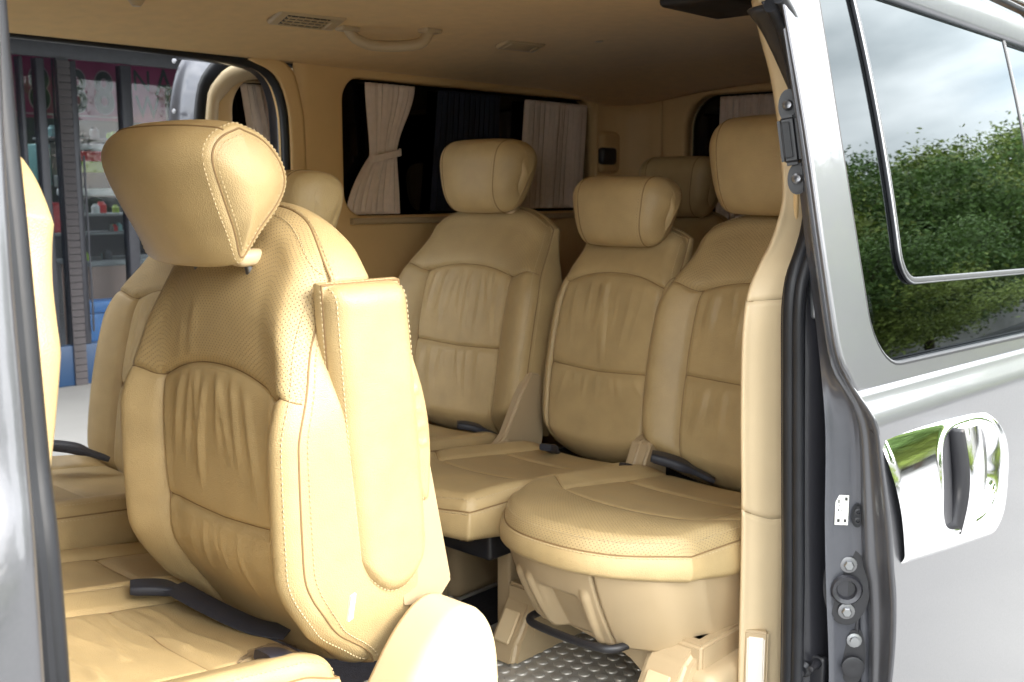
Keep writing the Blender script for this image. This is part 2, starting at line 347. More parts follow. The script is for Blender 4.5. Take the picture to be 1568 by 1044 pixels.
def wrinkles(lines, across=False):
    """lines: (s at top, s at bottom, t0, t1, width, height) ridges"""
    def f(x, t, a, c):
        n = 0 * x
        for (sa, sb, ta, tb, w, h) in lines:
            u, v = (x, t) if not across else (t, x)
            k = np.clip((v - tb) / (ta - tb), 0, 1); cx = sb + (sa - sb) * k + (.008 if across else .03) * np.sin(v * 9 + sa * 37)
            n = n + h * np.exp(-((u - cx) / w) ** 2) * sm(v, min(ta, tb) - .03, min(ta, tb) + .1) * (1 - sm(v, max(ta, tb) - .03, max(ta, tb) + .02))
        return n
    return f
def rnd_wr(seed, n, s0, s1, t0, t1, h=.0035, w=.03, spread=.1):
    rr = random.Random(seed); o = []
    for i in range(n):
        x = s0 + (s1 - s0) * (i + .5 + rr.uniform(-.3, .3)) / n; a = t1 - rr.uniform(0, .02); b = t0 + rr.uniform(0, .5) * (t1 - t0)
        o.append((x, x * (1 + spread) + rr.uniform(-.06, .06), a, b, w * rr.uniform(.6, 1.3), h * rr.uniform(.4, 1.2)))
    return o

HEADP = [(-.078, .045), (-.070, .072), (-.045, .088), (-.005, .093), (.04, .078), (.070, .045), (.080, .010), (.064, -.025), (.038, -.055), (.016, -.084), (.002, -.096), (-.016, -.092), (-.034, -.066), (-.058, -.016)]
HEADR = [(.074 * math.copysign(abs(math.cos(a)) ** .75, math.cos(a)) * (1 + .22 * math.sin(a)) + .008 * math.sin(a), .095 * math.copysign(abs(math.sin(a)) ** .7, math.sin(a))) for a in np.linspace(math.pi, math.pi * 3, 24, endpoint=False)][::-1]
def headrest(parent, loc, W, H, tilt=0, D=1., prof=None, r=.032, shrink=.05, split=False, bow=.02):
    """wrap of front, top and back with two side panels, sitting on posts"""
    e = bpy.data.objects.new('headrest', None); COL.objects.link(e); e.parent = parent; e.location = loc; e.rotation_euler = (0, R(tilt), 0); e.empty_display_size = .05
    n = 120; pp = HEADP if prof is None else prof; prof = resample(np.vstack([crom(pp, 400, True), pp[:1]]), n + 1)[:-1] * np.array([D * H / .19, H / .19])
    for _ in range(8): prof = .25 * np.roll(prof, 1, 0) + .5 * prof + .25 * np.roll(prof, -1, 0)
    S_ = np.linspace(-1, 1, 81); S_ = np.sign(S_) * (1 - (1 - np.abs(S_)) ** 1.6); z = prof[:, 1] / (H / .19)
    hw = (W / 2) * (.88 + .12 * sm(z, -.1, .06)); front = sm(-prof[:, 0], -.02, .05)
    V = np.zeros((n, len(S_), 3)); ctr = prof.mean(0)
    tg = np.roll(prof, -1, 0) - np.roll(prof, 1, 0); nn_ = np.stack([tg[:, 1], -tg[:, 0]], 1); nn_ /= np.linalg.norm(nn_, axis=1)[:, None]
    if ((prof - ctr) * nn_).sum() < 0: nn_ = -nn_
    for j, s in enumerate(S_):
        k = 1 - shrink * abs(s) ** 3; q = max(0, 1 - (1 - abs(s)) * W / 2 / r); roll = r * (1 - math.sqrt(max(0, 1 - q * q * .98)))
        d = prof - ctr; ln = np.linalg.norm(d, axis=1)[:, None]; p = ctr + d * k * (1 - np.minimum(roll, ln * .6) / ln)
        V[:, j, 0] = p[:, 0] + front * bow * abs(s) ** 2.2; V[:, j, 1] = s * hw; V[:, j, 2] = p[:, 1]
    if split:
        zmax = int(np.argmin(np.abs(prof[:, 0] + .05 * H / .19) + 10 * (prof[:, 1] < .03))); zmin = int(np.argmin(prof[:, 1])); a0, a1 = min(zmax, zmin), max(zmax, zmin)
        A_ = list(range(a0, a1 + 1)); B_ = [i % n for i in range(a1, n + a0 + 1)]
        fr = A_ if prof[A_, 0].mean() < prof[B_, 0].mean() else B_; sets = (('front_panel', fr), ('back_panel', B_ if fr is A_ else A_))
    else: sets = (('cover', list(range(n)) + [0]),)
    for nm, ii in sets:
        Q = V[ii]; arc = np.cumsum(np.r_[0, np.linalg.norm(np.diff(Q[:, 40], axis=0), axis=1)])
        uv = np.stack([Q[..., 1], np.broadcast_to(arc[:, None], Q.shape[:2])], -1)
        if split: grid(nm, Q, 'leather', e, uv=uv)
        else: grid(nm, V, 'leather', e, wu=True, uv=uv[:-1])
    segs = []
    if split:
        for i in (zmax,):
            sweep('seam', V[i, 2:-2:2], circ(.0016, 6), 'leather_seam', e, n=60, smooth=False) if False else sweep('seam', V[i, 3:-3], circ(.0015, 6), 'leather_seam', e, n=75)
    for sd, j in ((-1, 0), (1, len(S_) - 1)):
        ring = V[:, j]; c = ring.mean(0); rows = [ring]
        for k in range(1, 15):
            f = (k / 14) ** .9; bul = (.020 if split else .010) * (1 - (1 - f) ** 2.4) * (W / .27); p = ring + (c - ring) * f * .9995; p[:, 1] += sd * bul; rows.append(p)
        G = np.stack(rows, 0); grid('side_panel', G, 'leather', e, wv=True, flip=sd > 0, uv=np.ascontiguousarray(G[..., [0, 2]]))
        js = int(np.argmin(np.abs((1 - S_ * sd) * W / 2 - .048))); sweep('piping', (ring if split else V[:, js])[::2], circ(.0016 if split else .0012, 6), 'leather_seam', e, n=160, closed=True)
        jj = int(np.argmin(np.abs(np.abs(S_) - (1 - .9 * r / (W / 2))) + 9 * (np.sign(S_) != sd)))
        for row, nd in (((G[1], np.array([0, sd, 0])), (V[:, int(np.argmin(np.abs((1 - S_ * sd) * W / 2 - .007)))], None)) if split else ((V[:, int(np.argmin(np.abs((1 - S_ * sd) * W / 2 - .055)))], None),)):
            Q = resample(np.vstack([row, row[:1]]), 600); d = np.r_[0, np.cumsum(np.linalg.norm(np.diff(Q, axis=0), axis=1))]
            for x in np.arange(.004, d[-1] - .008, .0068):
                p, q = [np.array([np.interp(v, d, Q[:, i]) for i in range(3)]) for v in (x, x + .0044)]
                nn = nd.astype(float) if nd is not None else (p - np.array([ctr[0], p[1], ctr[1]])) / (np.linalg.norm(p - np.array([ctr[0], p[1], ctr[1]])) + 1e-9) * .7 + np.array([0, sd * .7, 0])
                segs.append((p + nn * .0003, q + nn * .0003, nn))
    capsules('stitching', segs, .0009, 'thread', e)
    for y in (-W * .24, W * .24):
        tube('post', [(.035, y, -.03), (.05, y, -.09), (.06, y, -.16)], .0065, 'steel', e, n=10)
        rbox('post_sleeve', (.028, y - .016, -.104), (.078, y + .016, -.080), .010, 'cream_trim', e)
    return e

def buckle(parent, p0, p1, w=.045, th=.018, name='belt_buckle'):
    """black buckle on its stalk from p0 to p1 in seat coordinates"""
    p0, p1 = np.array(p0, float), np.array(p1, float); d = p1 - p0
    path = [p0, p0 + d * .3 + np.array([0, 0, .004]), p0 + d * .62 + np.array([0, 0, .006]), p1]
    P = resample(crom(path, 60), 14); T, N, B = frames(P); V = []; pr = np.array(rrect(1, 1, .22, 3))
    sc = [.45, .55, .6, .6, .62, .7, .9, 1, 1, 1, 1, 1, .97, .85]
    for i in range(14):
        for u, v in pr: V.append(P[i] + N[i] * u * th * sc[i] + B[i] * v * w * sc[i])
    k = len(pr); F = grid_faces(14, k, False, True) + [tuple(range(k))[::-1], tuple(13 * k + i for i in range(k))]
    return mesh(name, V, F, 'belt_black', parent, 40)
def webbing(parent, pts, w=.046, name='seat_belt'):
    return sweep(name, pts, rrect(.0022, w, .001, 1), 'belt_black', parent, n=30, angle=50)

def shell_front(name, W, L, drop, x0, z1, z0, k0, parent, feat=True, split=.86):
    """moulded plastic valance under the cushion: outline of the cushion, tapering down"""
    ph = np.linspace(-1, 1, 241); nz = 40
    def outline(s, f):
        # s in -1..1 goes round: left side, nose, right side
        a = np.interp(s, [-1, -.62, .62, 1], [-1, -1, 1, 1]); sidex = np.interp(np.abs(s), [0, .62, 1], [0, 0, 1])
        x = -(L - drop * np.abs(a) ** 2.4 - .0) ; x = x + sidex * (L - drop) * .75
        rnd = np.exp(-((np.abs(s) - .62) / .1) ** 2) * .02
        return x + rnd, a * W / 2 - np.sign(a) * rnd
    V = np.zeros((len(ph), nz, 3)); x, y = outline(ph, 0)
    for j in range(nz):
        f = j / (nz - 1); k = 1 - k0 * f ** 1.3; z = z1 + (z0 - z1) * f
        V[:, j] = np.stack([x0 + x + (1 - k) * L * .9 * np.clip(1.0 - np.abs(ph) * .3, 0, 1), y * (1 - (1 - k) * .35), z + 0 * x], 1)
    if feat:
        nx, ny = np.gradient(V[:, 0, 1]), -np.gradient(V[:, 0, 0]); l = np.hypot(nx, ny) + 1e-9; nrm = np.stack([-nx / l, -ny / l], 1)
        S_, Fz = np.meshgrid(ph, np.linspace(0, 1, nz), indexing='ij'); disp = np.zeros_like(S_)
        for c in (.31, .215, -.135):
            cc = c - .03 * (Fz - .5) * np.sign(c); disp += .009 * np.exp(-((S_ - cc) / .02) ** 4) * sm(Fz, .25, .38) * (1 - .6 * sm(Fz, .9, 1))
        tr = sm(S_, -.10, -.07) * (1 - sm(S_, .14, .18)) * sm(Fz, .36, .46); disp -= .022 * tr
        V[:, :, 0] += nrm[:, None, 0] * disp; V[:, :, 1] += nrm[:, None, 1] * disp
    e = bpy.data.objects.new(name, None); COL.objects.link(e); e.parent = parent; e.empty_display_size = .05
    for nm, i0, i1 in (('side_cover', 0, 95), ('front_cover', 96, 240)): 
        Q = V[i0:i1 + 1].copy(); e_ = (Q[-1] if i0 == 0 else Q[0]); e_[:, 0] += .012; e_[:, 1] += (.001 if i0 else -.001)
        o = grid(nm, Q, 'cream_plastic', e, solid=.004)
    return e

def seat(name, label, loc, W, recline=13, L=.63, t1=.71, t2=.37, hr=(.27, .19), hz=.28, sc=.6, bol=.03, wr=None, cush=(.60, .46), cz=(.30, .375), cdrop=.10,
         hr_off=(.02, .075), hr_tilt=-4, hr_kw=None, thick=None, group=None, base='box', perf=True, cwr=None, ctilt=None, cross_prof=None, drop=.07, hwf=None, lowres=False, cthick=.1, front_x=0., cgb=.008, cx0=0., rin=.02):
    t = thing(name, label, 'seat', loc, group)
    a = R(recline); ca, sa = math.cos(a), math.sin(a)
    def mb(P): 
        y, c, n = P[..., 0], P[..., 1], P[..., 2]; x = front_x - n
        return np.stack([x * ca + c * sa, y, hz + c * ca - x * sa], -1)
    res = (22, 54, 40, 46, 40) if not lowres else (10, 20, 16, 18, 14)
    bk = bpy.data.objects.new('backrest', None); COL.objects.link(bk); bk.parent = t; bk.empty_display_size = .1
    pf = cross_prof or (lambda tt, x: .018 * np.sin(np.pi * np.clip(tt * 1.1, 0, 1)) - .05 * sm(tt, .72, 1.05) - .03 * sm(.10 - tt, 0, .1))
    hwf = hwf or (lambda tt: W / 2 * (.97 + .03 * np.sin(np.pi * np.clip(tt * 1.15, 0, 1)) - .16 * sm(tt, .62, 1.0) - .06 * sm(.18 - tt, 0, .18)))
    Pad(W, L, thick or (lambda c: .15 - .05 * sm(c / L, .1, 1)), hw=hwf, drop=drop, bdrop=.03, sc=sc, t1=t1, t2=t2, prof=pf, bol=bol, r=.035, wr=wr, res=res, mapf=mb, rear_in=rin).build(
        bk, mtop='leather_perforated' if perf else 'leather', stitch=not lowres)
    hx, hzz = hr_off
    headrest(t, ((hx) * ca + (L + hzz) * sa, 0, hz + (L + hzz) * ca - hx * sa), hr[0], hr[1], hr_tilt + recline * .6, **(hr_kw or dict(prof=HEADR)))
    CL, CW = cush; z0, z1 = cz; ct = math.atan2(z1 - z0, CL); cc, cs = math.cos(ct), math.sin(ct)
    def mc(P):
        y, c, n = P[..., 0], P[..., 1], P[..., 2]; return np.stack([cx0 - (c * cc - n * cs), y, z0 + c * cs + n * cc], -1)
    cu = bpy.data.objects.new('cushion', None); COL.objects.link(cu); cu.parent = t; cu.empty_display_size = .1
    Pad(CW, CL, cthick, hw=lambda tt: CW / 2 * (.95 + .05 * sm(tt, 0, .5) - .11 * sm(tt, .74, 1.02)), drop=cdrop, dp=2.4, sc=.66, t1=.66, t2=.28, bol=.012, r=.03, groove=.0045,
        prof=lambda tt, x: -.016 * np.cos(x * 1.4) * sm(.95 - tt, 0, .5) + .008 - .022 * sm(tt, .72, 1.05), wr=cwr, res=res, mapf=mc, dt1=-.05, gb=cgb, arch=.02, rear_in=.03).build(
        cu, mtop='leather_perforated' if perf else 'leather', names=('left_bolster', 'right_bolster', 'centre_panel', 'rear_panel', 'front_panel'), stitch=not lowres)
    return t

def tilted(name, c, w, h, t, m, par, r=.004, yaw=0, roll=0):
    bm = bmesh.new(); bmesh.ops.create_cube(bm, size=1)
    for v in bm.verts: v.co = Vector((v.co.x * t, v.co.y * w, v.co.z * h))
    if r: bmesh.ops.bevel(bm, geom=bm.edges[:], offset=r, segments=3, affect='EDGES')
    bm.transform(Matrix.Translation(c) @ Euler((R(roll), 0, R(yaw))).to_matrix().to_4x4()); return bm_obj(name, bm, m, par)

# ------------------------------------------------------------------ ground
FL = .60                                # van floor height
g = mesh('ground', [(-150, -150, 0), (150, -150, 0), (150, 150, 0), (-150, 150, 0)], [(0, 1, 2, 3)], 'concrete'); g['kind'] = 'structure'

# ------------------------------------------------------------------ van shell
van = thing('van', 'grey metallic passenger van with both sliding doors open and tan interior', 'van', (1, 1.6, 0))
VO = Vector((1, 1.6, 0))
def P_(o):                              # parent keeping world coordinates
    o.parent = van; o.location = o.location - VO; return o
class _V: pass
def vp(o): return P_(o)
YN, YF = .86, 2.36
def ceil_z(x, y):
    u = np.clip((np.asarray(y) - 1.61) / .76, -1, 1); rear = sm(np.asarray(x), 2.75, 3.25)
    return 1.862 + .07 * (1 - np.abs(u) ** 2.2) - .05 * rear
xs, ys = np.linspace(-.75, 3.22, 80), np.linspace(YN - .03, YF + .02, 48)
X, Y = np.meshgrid(xs, ys, indexing='ij'); Z = ceil_z(X, Y)
Z = Z + .006 * np.exp(-((X - 1.1) / .02) ** 2) * 0
vp(grid('headliner', np.stack([X, Y, Z], -1), 'headliner', solid=.006))
vp(grid('roof_skin', np.stack([X * 1.01 - .02, (Y - 1.61) * 1.04 + 1.61, Z + .12], -1), 'paint', solid=.003))
vp(rbox('floor_pan', (-.75, .78, .53), (3.22, 2.44, FL - .004), 0, 'carpet'))
vp(rbox('door_sill', (.34, .72, .45), (1.52, .86, .595), .01, 'dark_jamb'))
vp(rbox('door_sill', (.34, 2.37, .45), (1.70, 2.50, .595), .01, 'dark_jamb'))
# roof rails over the two openings with their black seals
vp(sweep('roof_rail', [(-.7, 2.40, 1.885), (.5, 2.40, 1.888), (1.72, 2.40, 1.88), (3.2, 2.40, 1.86)], rrect(.05, .06, .01), 'paint_jamb'))
vp(sweep('roof_rail', [(-.7, .80, 1.90), (.5, .80, 1.90), (1.42, .80, 1.88), (3.2, .80, 1.86)], rrect(.06, .08, .01), 'paint_jamb'))

def rr_path(x0, x1, z0, z1, r, n=12, rs=None):
    rs = rs or (r, r, r, r); o = []
    for (cx, cz, a0, q) in ((x1 - rs[0], z1 - rs[0], 0, rs[0]), (x0 + rs[1], z1 - rs[1], 90, rs[1]), (x0 + rs[2], z0 + rs[2], 180, rs[2]), (x1 - rs[3], z0 + rs[3], 270, rs[3])):
        for i in range(n + 1): a = R(a0 + 90 * i / n); o.append((cx + q * math.cos(a), cz + q * math.sin(a)))
    return np.array(o)
def frame_panel(name, outer, inner, m, y0, y1, lip=.012, sgn=1, yo=None, axis='y'):
    """panel between two loops with a rounded reveal into the opening (from depth y0 to y1)"""
    n = 240
    def rs(P, c):
        A = np.unwrap(np.arctan2(P[:, 1] - c[1], P[:, 0] - c[0])); o = np.argsort(A % (2 * np.pi)); return P
    I = resample(np.vstack([inner, inner[:1]]), n + 1)[:-1]; O = resample(np.vstack([outer, outer[:1]]), n + 1)[:-1]
    c = I.mean(0); k = int(np.argmin(np.abs(np.arctan2(I[:, 1] - c[1], I[:, 0] - c[0])))); I = np.roll(I, -k, 0)
    angI = np.arctan2(I[:, 1] - c[1], I[:, 0] - c[0])
    # outer points on the same rays from the opening's centre
    Od = np.vstack([outer, outer[:1]]); Op = []
    for a in angI:
        d = np.array([math.cos(a), math.sin(a)]); best = None
        for p, q in zip(Od[:-1], Od[1:]):
            e = q - p; den = d[0] * e[1] - d[1] * e[0]
            if abs(den) < 1e-9: continue
            w = p - c; t = (w[0] * e[1] - w[1] * e[0]) / den; u = (w[0] * d[1] - w[1] * d[0]) / den
            if t > 0 and -1e-6 <= u <= 1 + 1e-6: best = t if best is None else min(best, t)
        Op.append(c + d * (best or 1))
    O = np.array(Op); rows = []
    nrm = (I - c); nrm /= np.linalg.norm(nrm, axis=1)[:, None]
    for f in (0, .33, .66): rows.append((O + (I + nrm * lip - O) * f, y0))
    for a in (0, 30, 60, 90): rows.append((I + nrm * lip * (1 - math.sin(R(a))), y0 + sgn * lip * (1 - math.cos(R(a)))))
    rows.append((I, y1))
    V = np.stack([np.stack([p[:, 0], np.full(len(p), y), p[:, 1]], 1) for p, y in rows], 0)
    if axis == 'x': V = V[..., [1, 0, 2]]
    return grid(name, V, m, None, wv=True, angle=50, solid=.003)
# far rear quarter: trim with the long curtained window
vp(frame_panel('far_side_trim', np.array([(1.72, FL), (3.24, FL), (3.24, 1.88), (1.72, 1.88)]), rr_path(1.885, 3.03, 1.45, 1.842, .07), 'cream_trim_bounce', YF, YF + .05))
vp(rbox('far_window_pane', (1.86, YF + .055, 1.42), (3.06, YF + .06, 1.87), 0, 'dark_glass'))
vp(sweep('window_sill', [(1.90, YF - .006, 1.437), (2.4, YF - .008, 1.435), (3.02, YF - .006, 1.437)], rrect(.018, .022, .006), 'cream_plastic'))
vp(rbox('body_side', (1.74, YF + .075, .45), (3.3, YF + .09, 1.44), .005, 'paint'))
# front face of the far C pillar: curved trim and the black seal of the opening
C_far = [(1.703, FL), (1.700, 1.0), (1.698, 1.4), (1.700, 1.66), (1.690, 1.76), (1.655, 1.825), (1.58, 1.856), (1.4, 1.862), (.9, 1.866), (.3, 1.868), (-.6, 1.868)]
vp(sweep('opening_seal', [(x, YF + .016, z) for x, z in C_far], circ(.0135, 12), 'rubber', n=120))
vp(sheet('far_pillar_trim', [[(x + d * (1 if i < 6 else .4), y, z + (d * .5 if i >= 5 else 0)) for i, (x, z) in enumerate(C_far[:7])] for d, y in ((.05, YF - .004), (.015, YF - .002), (.005, YF + .006), (.003, YF + .05))], 'cream_trim_bounce', n=60, cubic=True))
vp(sweep('far_jamb', [(x + .03, YF + .07, z + .02) for x, z in C_far[:8]], rrect(.05, .06, .01), 'dark_jamb', n=60))
# rear corner and tailgate
vp(frame_panel('tailgate_trim', np.array([(.84, FL), (2.38, FL), (2.38, 1.93), (.84, 1.93)]), rr_path(1.02, 2.10, 1.40, 1.855, .11), 'cream_trim_bounce', 3.21, 3.26, axis='x'))
vp(rbox('tailgate_pane', (3.265, .98, 1.36), (3.27, 2.14, 1.9), 0, 'dark_glass'))
cornr = [[(3.0 + .2 * math.sin(R(a)), YF - .003 - .2 * (1 - math.cos(R(a))) , z) for z in (FL, 1.2, 1.85)] for a in (0, 22, 45, 67, 90)]
vp(sheet('rear_corner_trim', [[(3.03 + .17 * math.sin(R(a)), YF + .0 - .17 * (1 - math.cos(R(a))), z) for z in (FL, 1.0, 1.4, 1.85)] for a in (0, 15, 30, 45, 60, 75, 90)], 'cream_trim_bounce', n=20))
vp(rbox('belt_anchor_cover', (3.03, YF - .035, 1.585), (3.16, YF + .001, 1.735), .02, 'cream_trim_bounce')); vp(rbox('belt_loop', (3.0, YF - .06, 1.615), (3.085, YF - .03, 1.675), .012, 'black_plastic'))
# ceiling fittings
def cz_(x, y): return float(ceil_z(x, y))
def vent(x, y, rz, slats=True, s=1.):
    z = cz_(x, y); e = bpy.data.objects.new('air_vent', None); COL.objects.link(e); vp(e); e.location = Vector((x, y, z - .003)) - VO; e.rotation_euler = (R(-15), 0, R(rz))
    o = rbox('bezel', (-.085 * s, -.038 * s, -.010), (.085 * s, .038 * s, .004), .008, 'cream_plastic', e)
    rbox('vent_opening', (-.062 * s, -.026 * s, -.0115), (.045 * s, .026 * s, -.008), .001, 'black_plastic' if slats else 'cream_plastic', e)
    if slats:
        for i in range(4): rbox('slat', (-.062 * s, -.021 * s + i * .014 * s - .002, -.0145), (.045 * s, -.021 * s + i * .014 * s + .002, -.0095), .001, 'cream_plastic', e)
        for i in range(6): rbox('fin', (-.055 * s + i * .018 * s, -.026 * s, -.0135), (-.0535 * s + i * .018 * s, .026 * s, -.0105), 0, 'cream_plastic', e)
    rbox('thumb_wheel', (.05 * s, -.018 * s, -.0135), (.066 * s, .018 * s, -.008), .003, 'cream_plastic', e)
vent(1.50, 2.0, -8)
vent(2.17, 1.95, -8, False, .8)
h0 = [(1.64, 2.03), (1.66, 2.025), (1.70, 2.013), (1.76, 1.985), (1.81, 1.955), (1.83, 1.945)]
hz_ = [-.002, -.026, -.040, -.042, -.034, -.002]
vp(sweep('grab_handle', [(x, y, cz_(x, y) + d) for (x, y), d in zip(h0, hz_)], circ(.0135, 14, .010), 'cream_plastic', n=50))
for (x, y) in (h0[0], h0[-1]): vp(rbox('handle_mount', (x - .028, y - .018, cz_(x, y) - .012), (x + .028, y + .018, cz_(x, y) + .004), .006, 'cream_plastic'))
vp(rbox('reading_lamp', (1.80, 1.09, cz_(1.9, 1.15) - .02), (2.02, 1.25, cz_(1.9, 1.15) + .005), .012, 'black_plastic'))
vp(lathe('coat_hook', [(.02, 0), (.022, .01), (.014, .022), (.008, .03)], (1.085, 2.0, cz_(1.08, 2.0) + .002), (0, 0, -1), 'cream_plastic'))
vp(lathe('trim_clip', [(.013, 0), (.012, .004), (.004, .006)], (2.32, 1.80, cz_(2.32, 1.80)), (0, 0, -1), 'cream_plastic'))

# near C pillar: moulded cream trim, rubber seal, dark jamb
inner = [(1.509, .87, 1.823), (1.544, .87, 1.766), (1.58, .87, 1.708), (1.612, .87, 1.625), (1.632, .87, 1.539), (1.629, .87, 1.495), (1.599, .87, 1.441), (1.558, .87, 1.399), (1.525, .87, 1.353), (1.514, .87, 1.283), (1.518, .87, 1.151), (1.53, .87, .99), (1.535, .87, .85), (1.539, .87, .60)]
outer = [(1.416, .8, 1.803), (1.467, .8, 1.771), (1.515, .8, 1.697), (1.555, .8, 1.62), (1.580, .8, 1.56), (1.591, .8, 1.507), (1.589, .8, 1.476), (1.561, .8, 1.44), (1.515, .8, 1.405), (1.483, .8, 1.361), (1.482, .8, 1.294), (1.491, .8, 1.166), (1.502, .8, 1.012), (1.507, .8, .876), (1.513, .8, .60)]
seal = [(1.391, .765, 1.795), (1.432, .765, 1.764), (1.480, .765, 1.693), (1.522, .765, 1.618), (1.542, .765, 1.559), (1.545, .765, 1.508), (1.540, .765, 1.473), (1.523, .765, 1.437), (1.496, .765, 1.398), (1.485, .765, 1.348), (1.494, .765, 1.213), (1.51, .765, 1.017), (1.521, .765, .882), (1.535, .765, .60)]
def off(l, dx, y): return [(a + dx, y, c) for a, b, c in l]
I_, O_, S2 = [resample(crom(l, 300), 120) for l in (inner, outer, seal)]
O_ = np.stack([O_[:, 0] * .835 / .80, 0 * O_[:, 0] + .835, 1.53 + (O_[:, 2] - 1.53) * .835 / .80], 1)
def pil(name, a, b, m='cream_trim'):
    rows = []
    def row(q, dx, y=None):
        q = q.copy(); q[:, 0] += dx
        if y: q[:, 1] = y
        rows.append(q[a:b])
    row(I_, .10, .908); row(I_, .04, .888); row(I_, .012, .875); row(I_, 0, .866); row(I_ * .66 + O_ * .34, -.004); row(I_ * .33 + O_ * .67, -.004); row(O_, 0); row(O_, .02, .822); row(O_, .05, .818)
    V = np.stack(rows, 1); V = np.stack([crom(V[i], 41) for i in range(len(V))], 0)
    return vp(grid(name, V, m, solid=.003))
zI = I_[:, 2]; kA = int(np.argmax(zI < 1.352)); kB = int(np.argmax(zI < .995))
pil('upper_pillar_trim', 0, kA + 1); pil('pillar_trim', kA, kB + 1); pil('lower_pillar_trim', kB, 120)
for k in (kA, kB):
    p = [(I_[k, 0] + .035, .886, zI[k]), (I_[k, 0] + .0, .866, zI[k]), tuple((I_[k] * .5 + O_[k] * .5) + np.array([-.003, 0, 0])), tuple(O_[k])]
    vp(tube('trim_joint', p, .0008, 'leather_seam', n=16, k=6))
SL = S2.copy()
vp(sweep('door_seal', SL[::3], circ(.021, 14, .015), 'rubber', n=120))
sl2 = SL.copy(); sl2[:, 0] -= .012; sl2[:, 1] -= .016; vp(sweep('door_seal', sl2[::3], circ(.010, 10), 'rubber', n=120))
# body jamb behind the seal
jl = [[(x + dx, y + .22 * max(0, z - 1.3) * min(1, dx / .05), z) for x, _, z in SL[::4]] for dx, y in ((.0, .785), (.012, .745), (.05, .728), (.12, .722), (.2, .72))]
vp(sheet('body_jamb', jl, 'dark_jamb', n=80, k=6, cubic=True))
vp(sheet('rear_quarter_panel', [[(1.68, .72, .45), (2.4, .715, .45), (3.28, .74, .45)], [(1.68, .70, .9), (2.4, .695, .9), (3.28, .72, .9)], [(1.68, .72, 1.25), (2.4, .715, 1.25), (3.28, .74, 1.25)], [(1.55, .80, 1.86), (2.4, .80, 1.86), (3.28, .82, 1.86)]], 'paint', n=30, k=6, cubic=True))
vp(rbox('near_side_trim', (1.64, .845, FL), (3.24, .858, 1.88), .004, 'cream_trim_bounce'))
vp(tilted('courtesy_lamp', Vector((1.553, .846, .715)), .042, .12, .016, 'cream_plastic', None, .004, 28)); vp(tilted('lamp_lens', Vector((1.548, .843, .715)), .030, .10, .014, 'lamp_lens', None, .003, 28))
# jamb hardware: rail bracket, striker, upper guide
vp(rbox('rail_bracket', (1.50, .735, 1.33), (1.58, .775, 1.40), .004, 'zinc')); vp(rbox('rail_bracket', (1.505, .715, 1.345), (1.53, .745, 1.385), .006, 'steel'))
vp(rbox('jamb_bumper', (1.555, .700, 1.10), (1.60, .75, 1.128), .01, 'black_plastic'))
vp(rbox('striker_plate', (1.545, .715, .70), (1.56, .765, .765), .006, 'black_plastic'))
for y, z, r_ in ((.748, .742, .014), (.728, .755, .008)): vp(lathe('striker_bolt', [(r_, 0), (r_, .012), (r_ * .6, .018), (r_ * .6, .03), (.002, .031)], (1.545, y, z), (-1, -.1, 0), 'black_plastic'))
# exterior roof corner of the near side
vp(sheet('cant_rail', [[(-.7, .82, 2.0), (.5, .82, 2.0), (1.38, .82, 2.0), (3.2, .83, 1.99)], [(-.7, .79, 1.95), (.5, .79, 1.95), (1.35, .79, 1.95), (3.2, .80, 1.94)]], 'paint', n=30))

# ------------------------------------------------------------------ near sliding door, slid back
door = bpy.data.objects.new('sliding_door', None); COL.objects.link(door); vp(door); door.location = Vector((1.45, .64, .5)) - VO; DO = Vector((1.45, .64, .5))
def dp(o): o.parent = door; o.location = o.location - DO; return o
def tb(z): return .2 * np.maximum(0, np.asarray(z, float) - 1.2)
Ce = [(1.379, 1.791), (1.391, 1.611), (1.39, 1.428), (1.394, 1.30), (1.416, 1.262), (1.446, 1.212), (1.468, 1.157), (1.49, 1.06), (1.512, .965), (1.529, .905), (1.547, .757), (1.56, .5), (1.565, .28)]
Ce = [(1.366, 1.99)] + Ce
def skin_y(z):          # outer skin profile of the door side: shoulder under the window, gentle bulge below
    z = np.asarray(z, float)
    y = .62 + tb(z) - .016 * sm(1.235 - z, 0, .05) + .012 * sm(z, 1.0, 1.19) - .006
    return y + .03 * sm(.9 - z, 0, .45)
ce = resample(crom([(x, 0, z) for x, z in Ce], 300), 140)
xe, ze = ce[:, 0], ce[:, 2]
# skin: a sheet over (x, z) with the window opening left out (a frame panel bent to the door's section)
X1 = 2.75
win_o = rr_path(1.512, 2.66, 1.262, 1.95, .07, rs=(.07, .05, .085, .08)); slid = rr_path(1.672, 2.4, 1.386, 1.93, .05)
def skew(P):             # window outline leans with the door edge, sill drops slightly to the rear
    Q = P.copy(); Q[:, 0] += -.02 * (P[:, 1] - 1.27) / .6; Q[:, 1] += -.03 * (P[:, 0] - 1.5); return Q
win_o = skew(win_o); slid = skew(slid)
outl = np.vstack([np.stack([xe, ze], 1), [(X1, .5), (X1, 1.90)]])
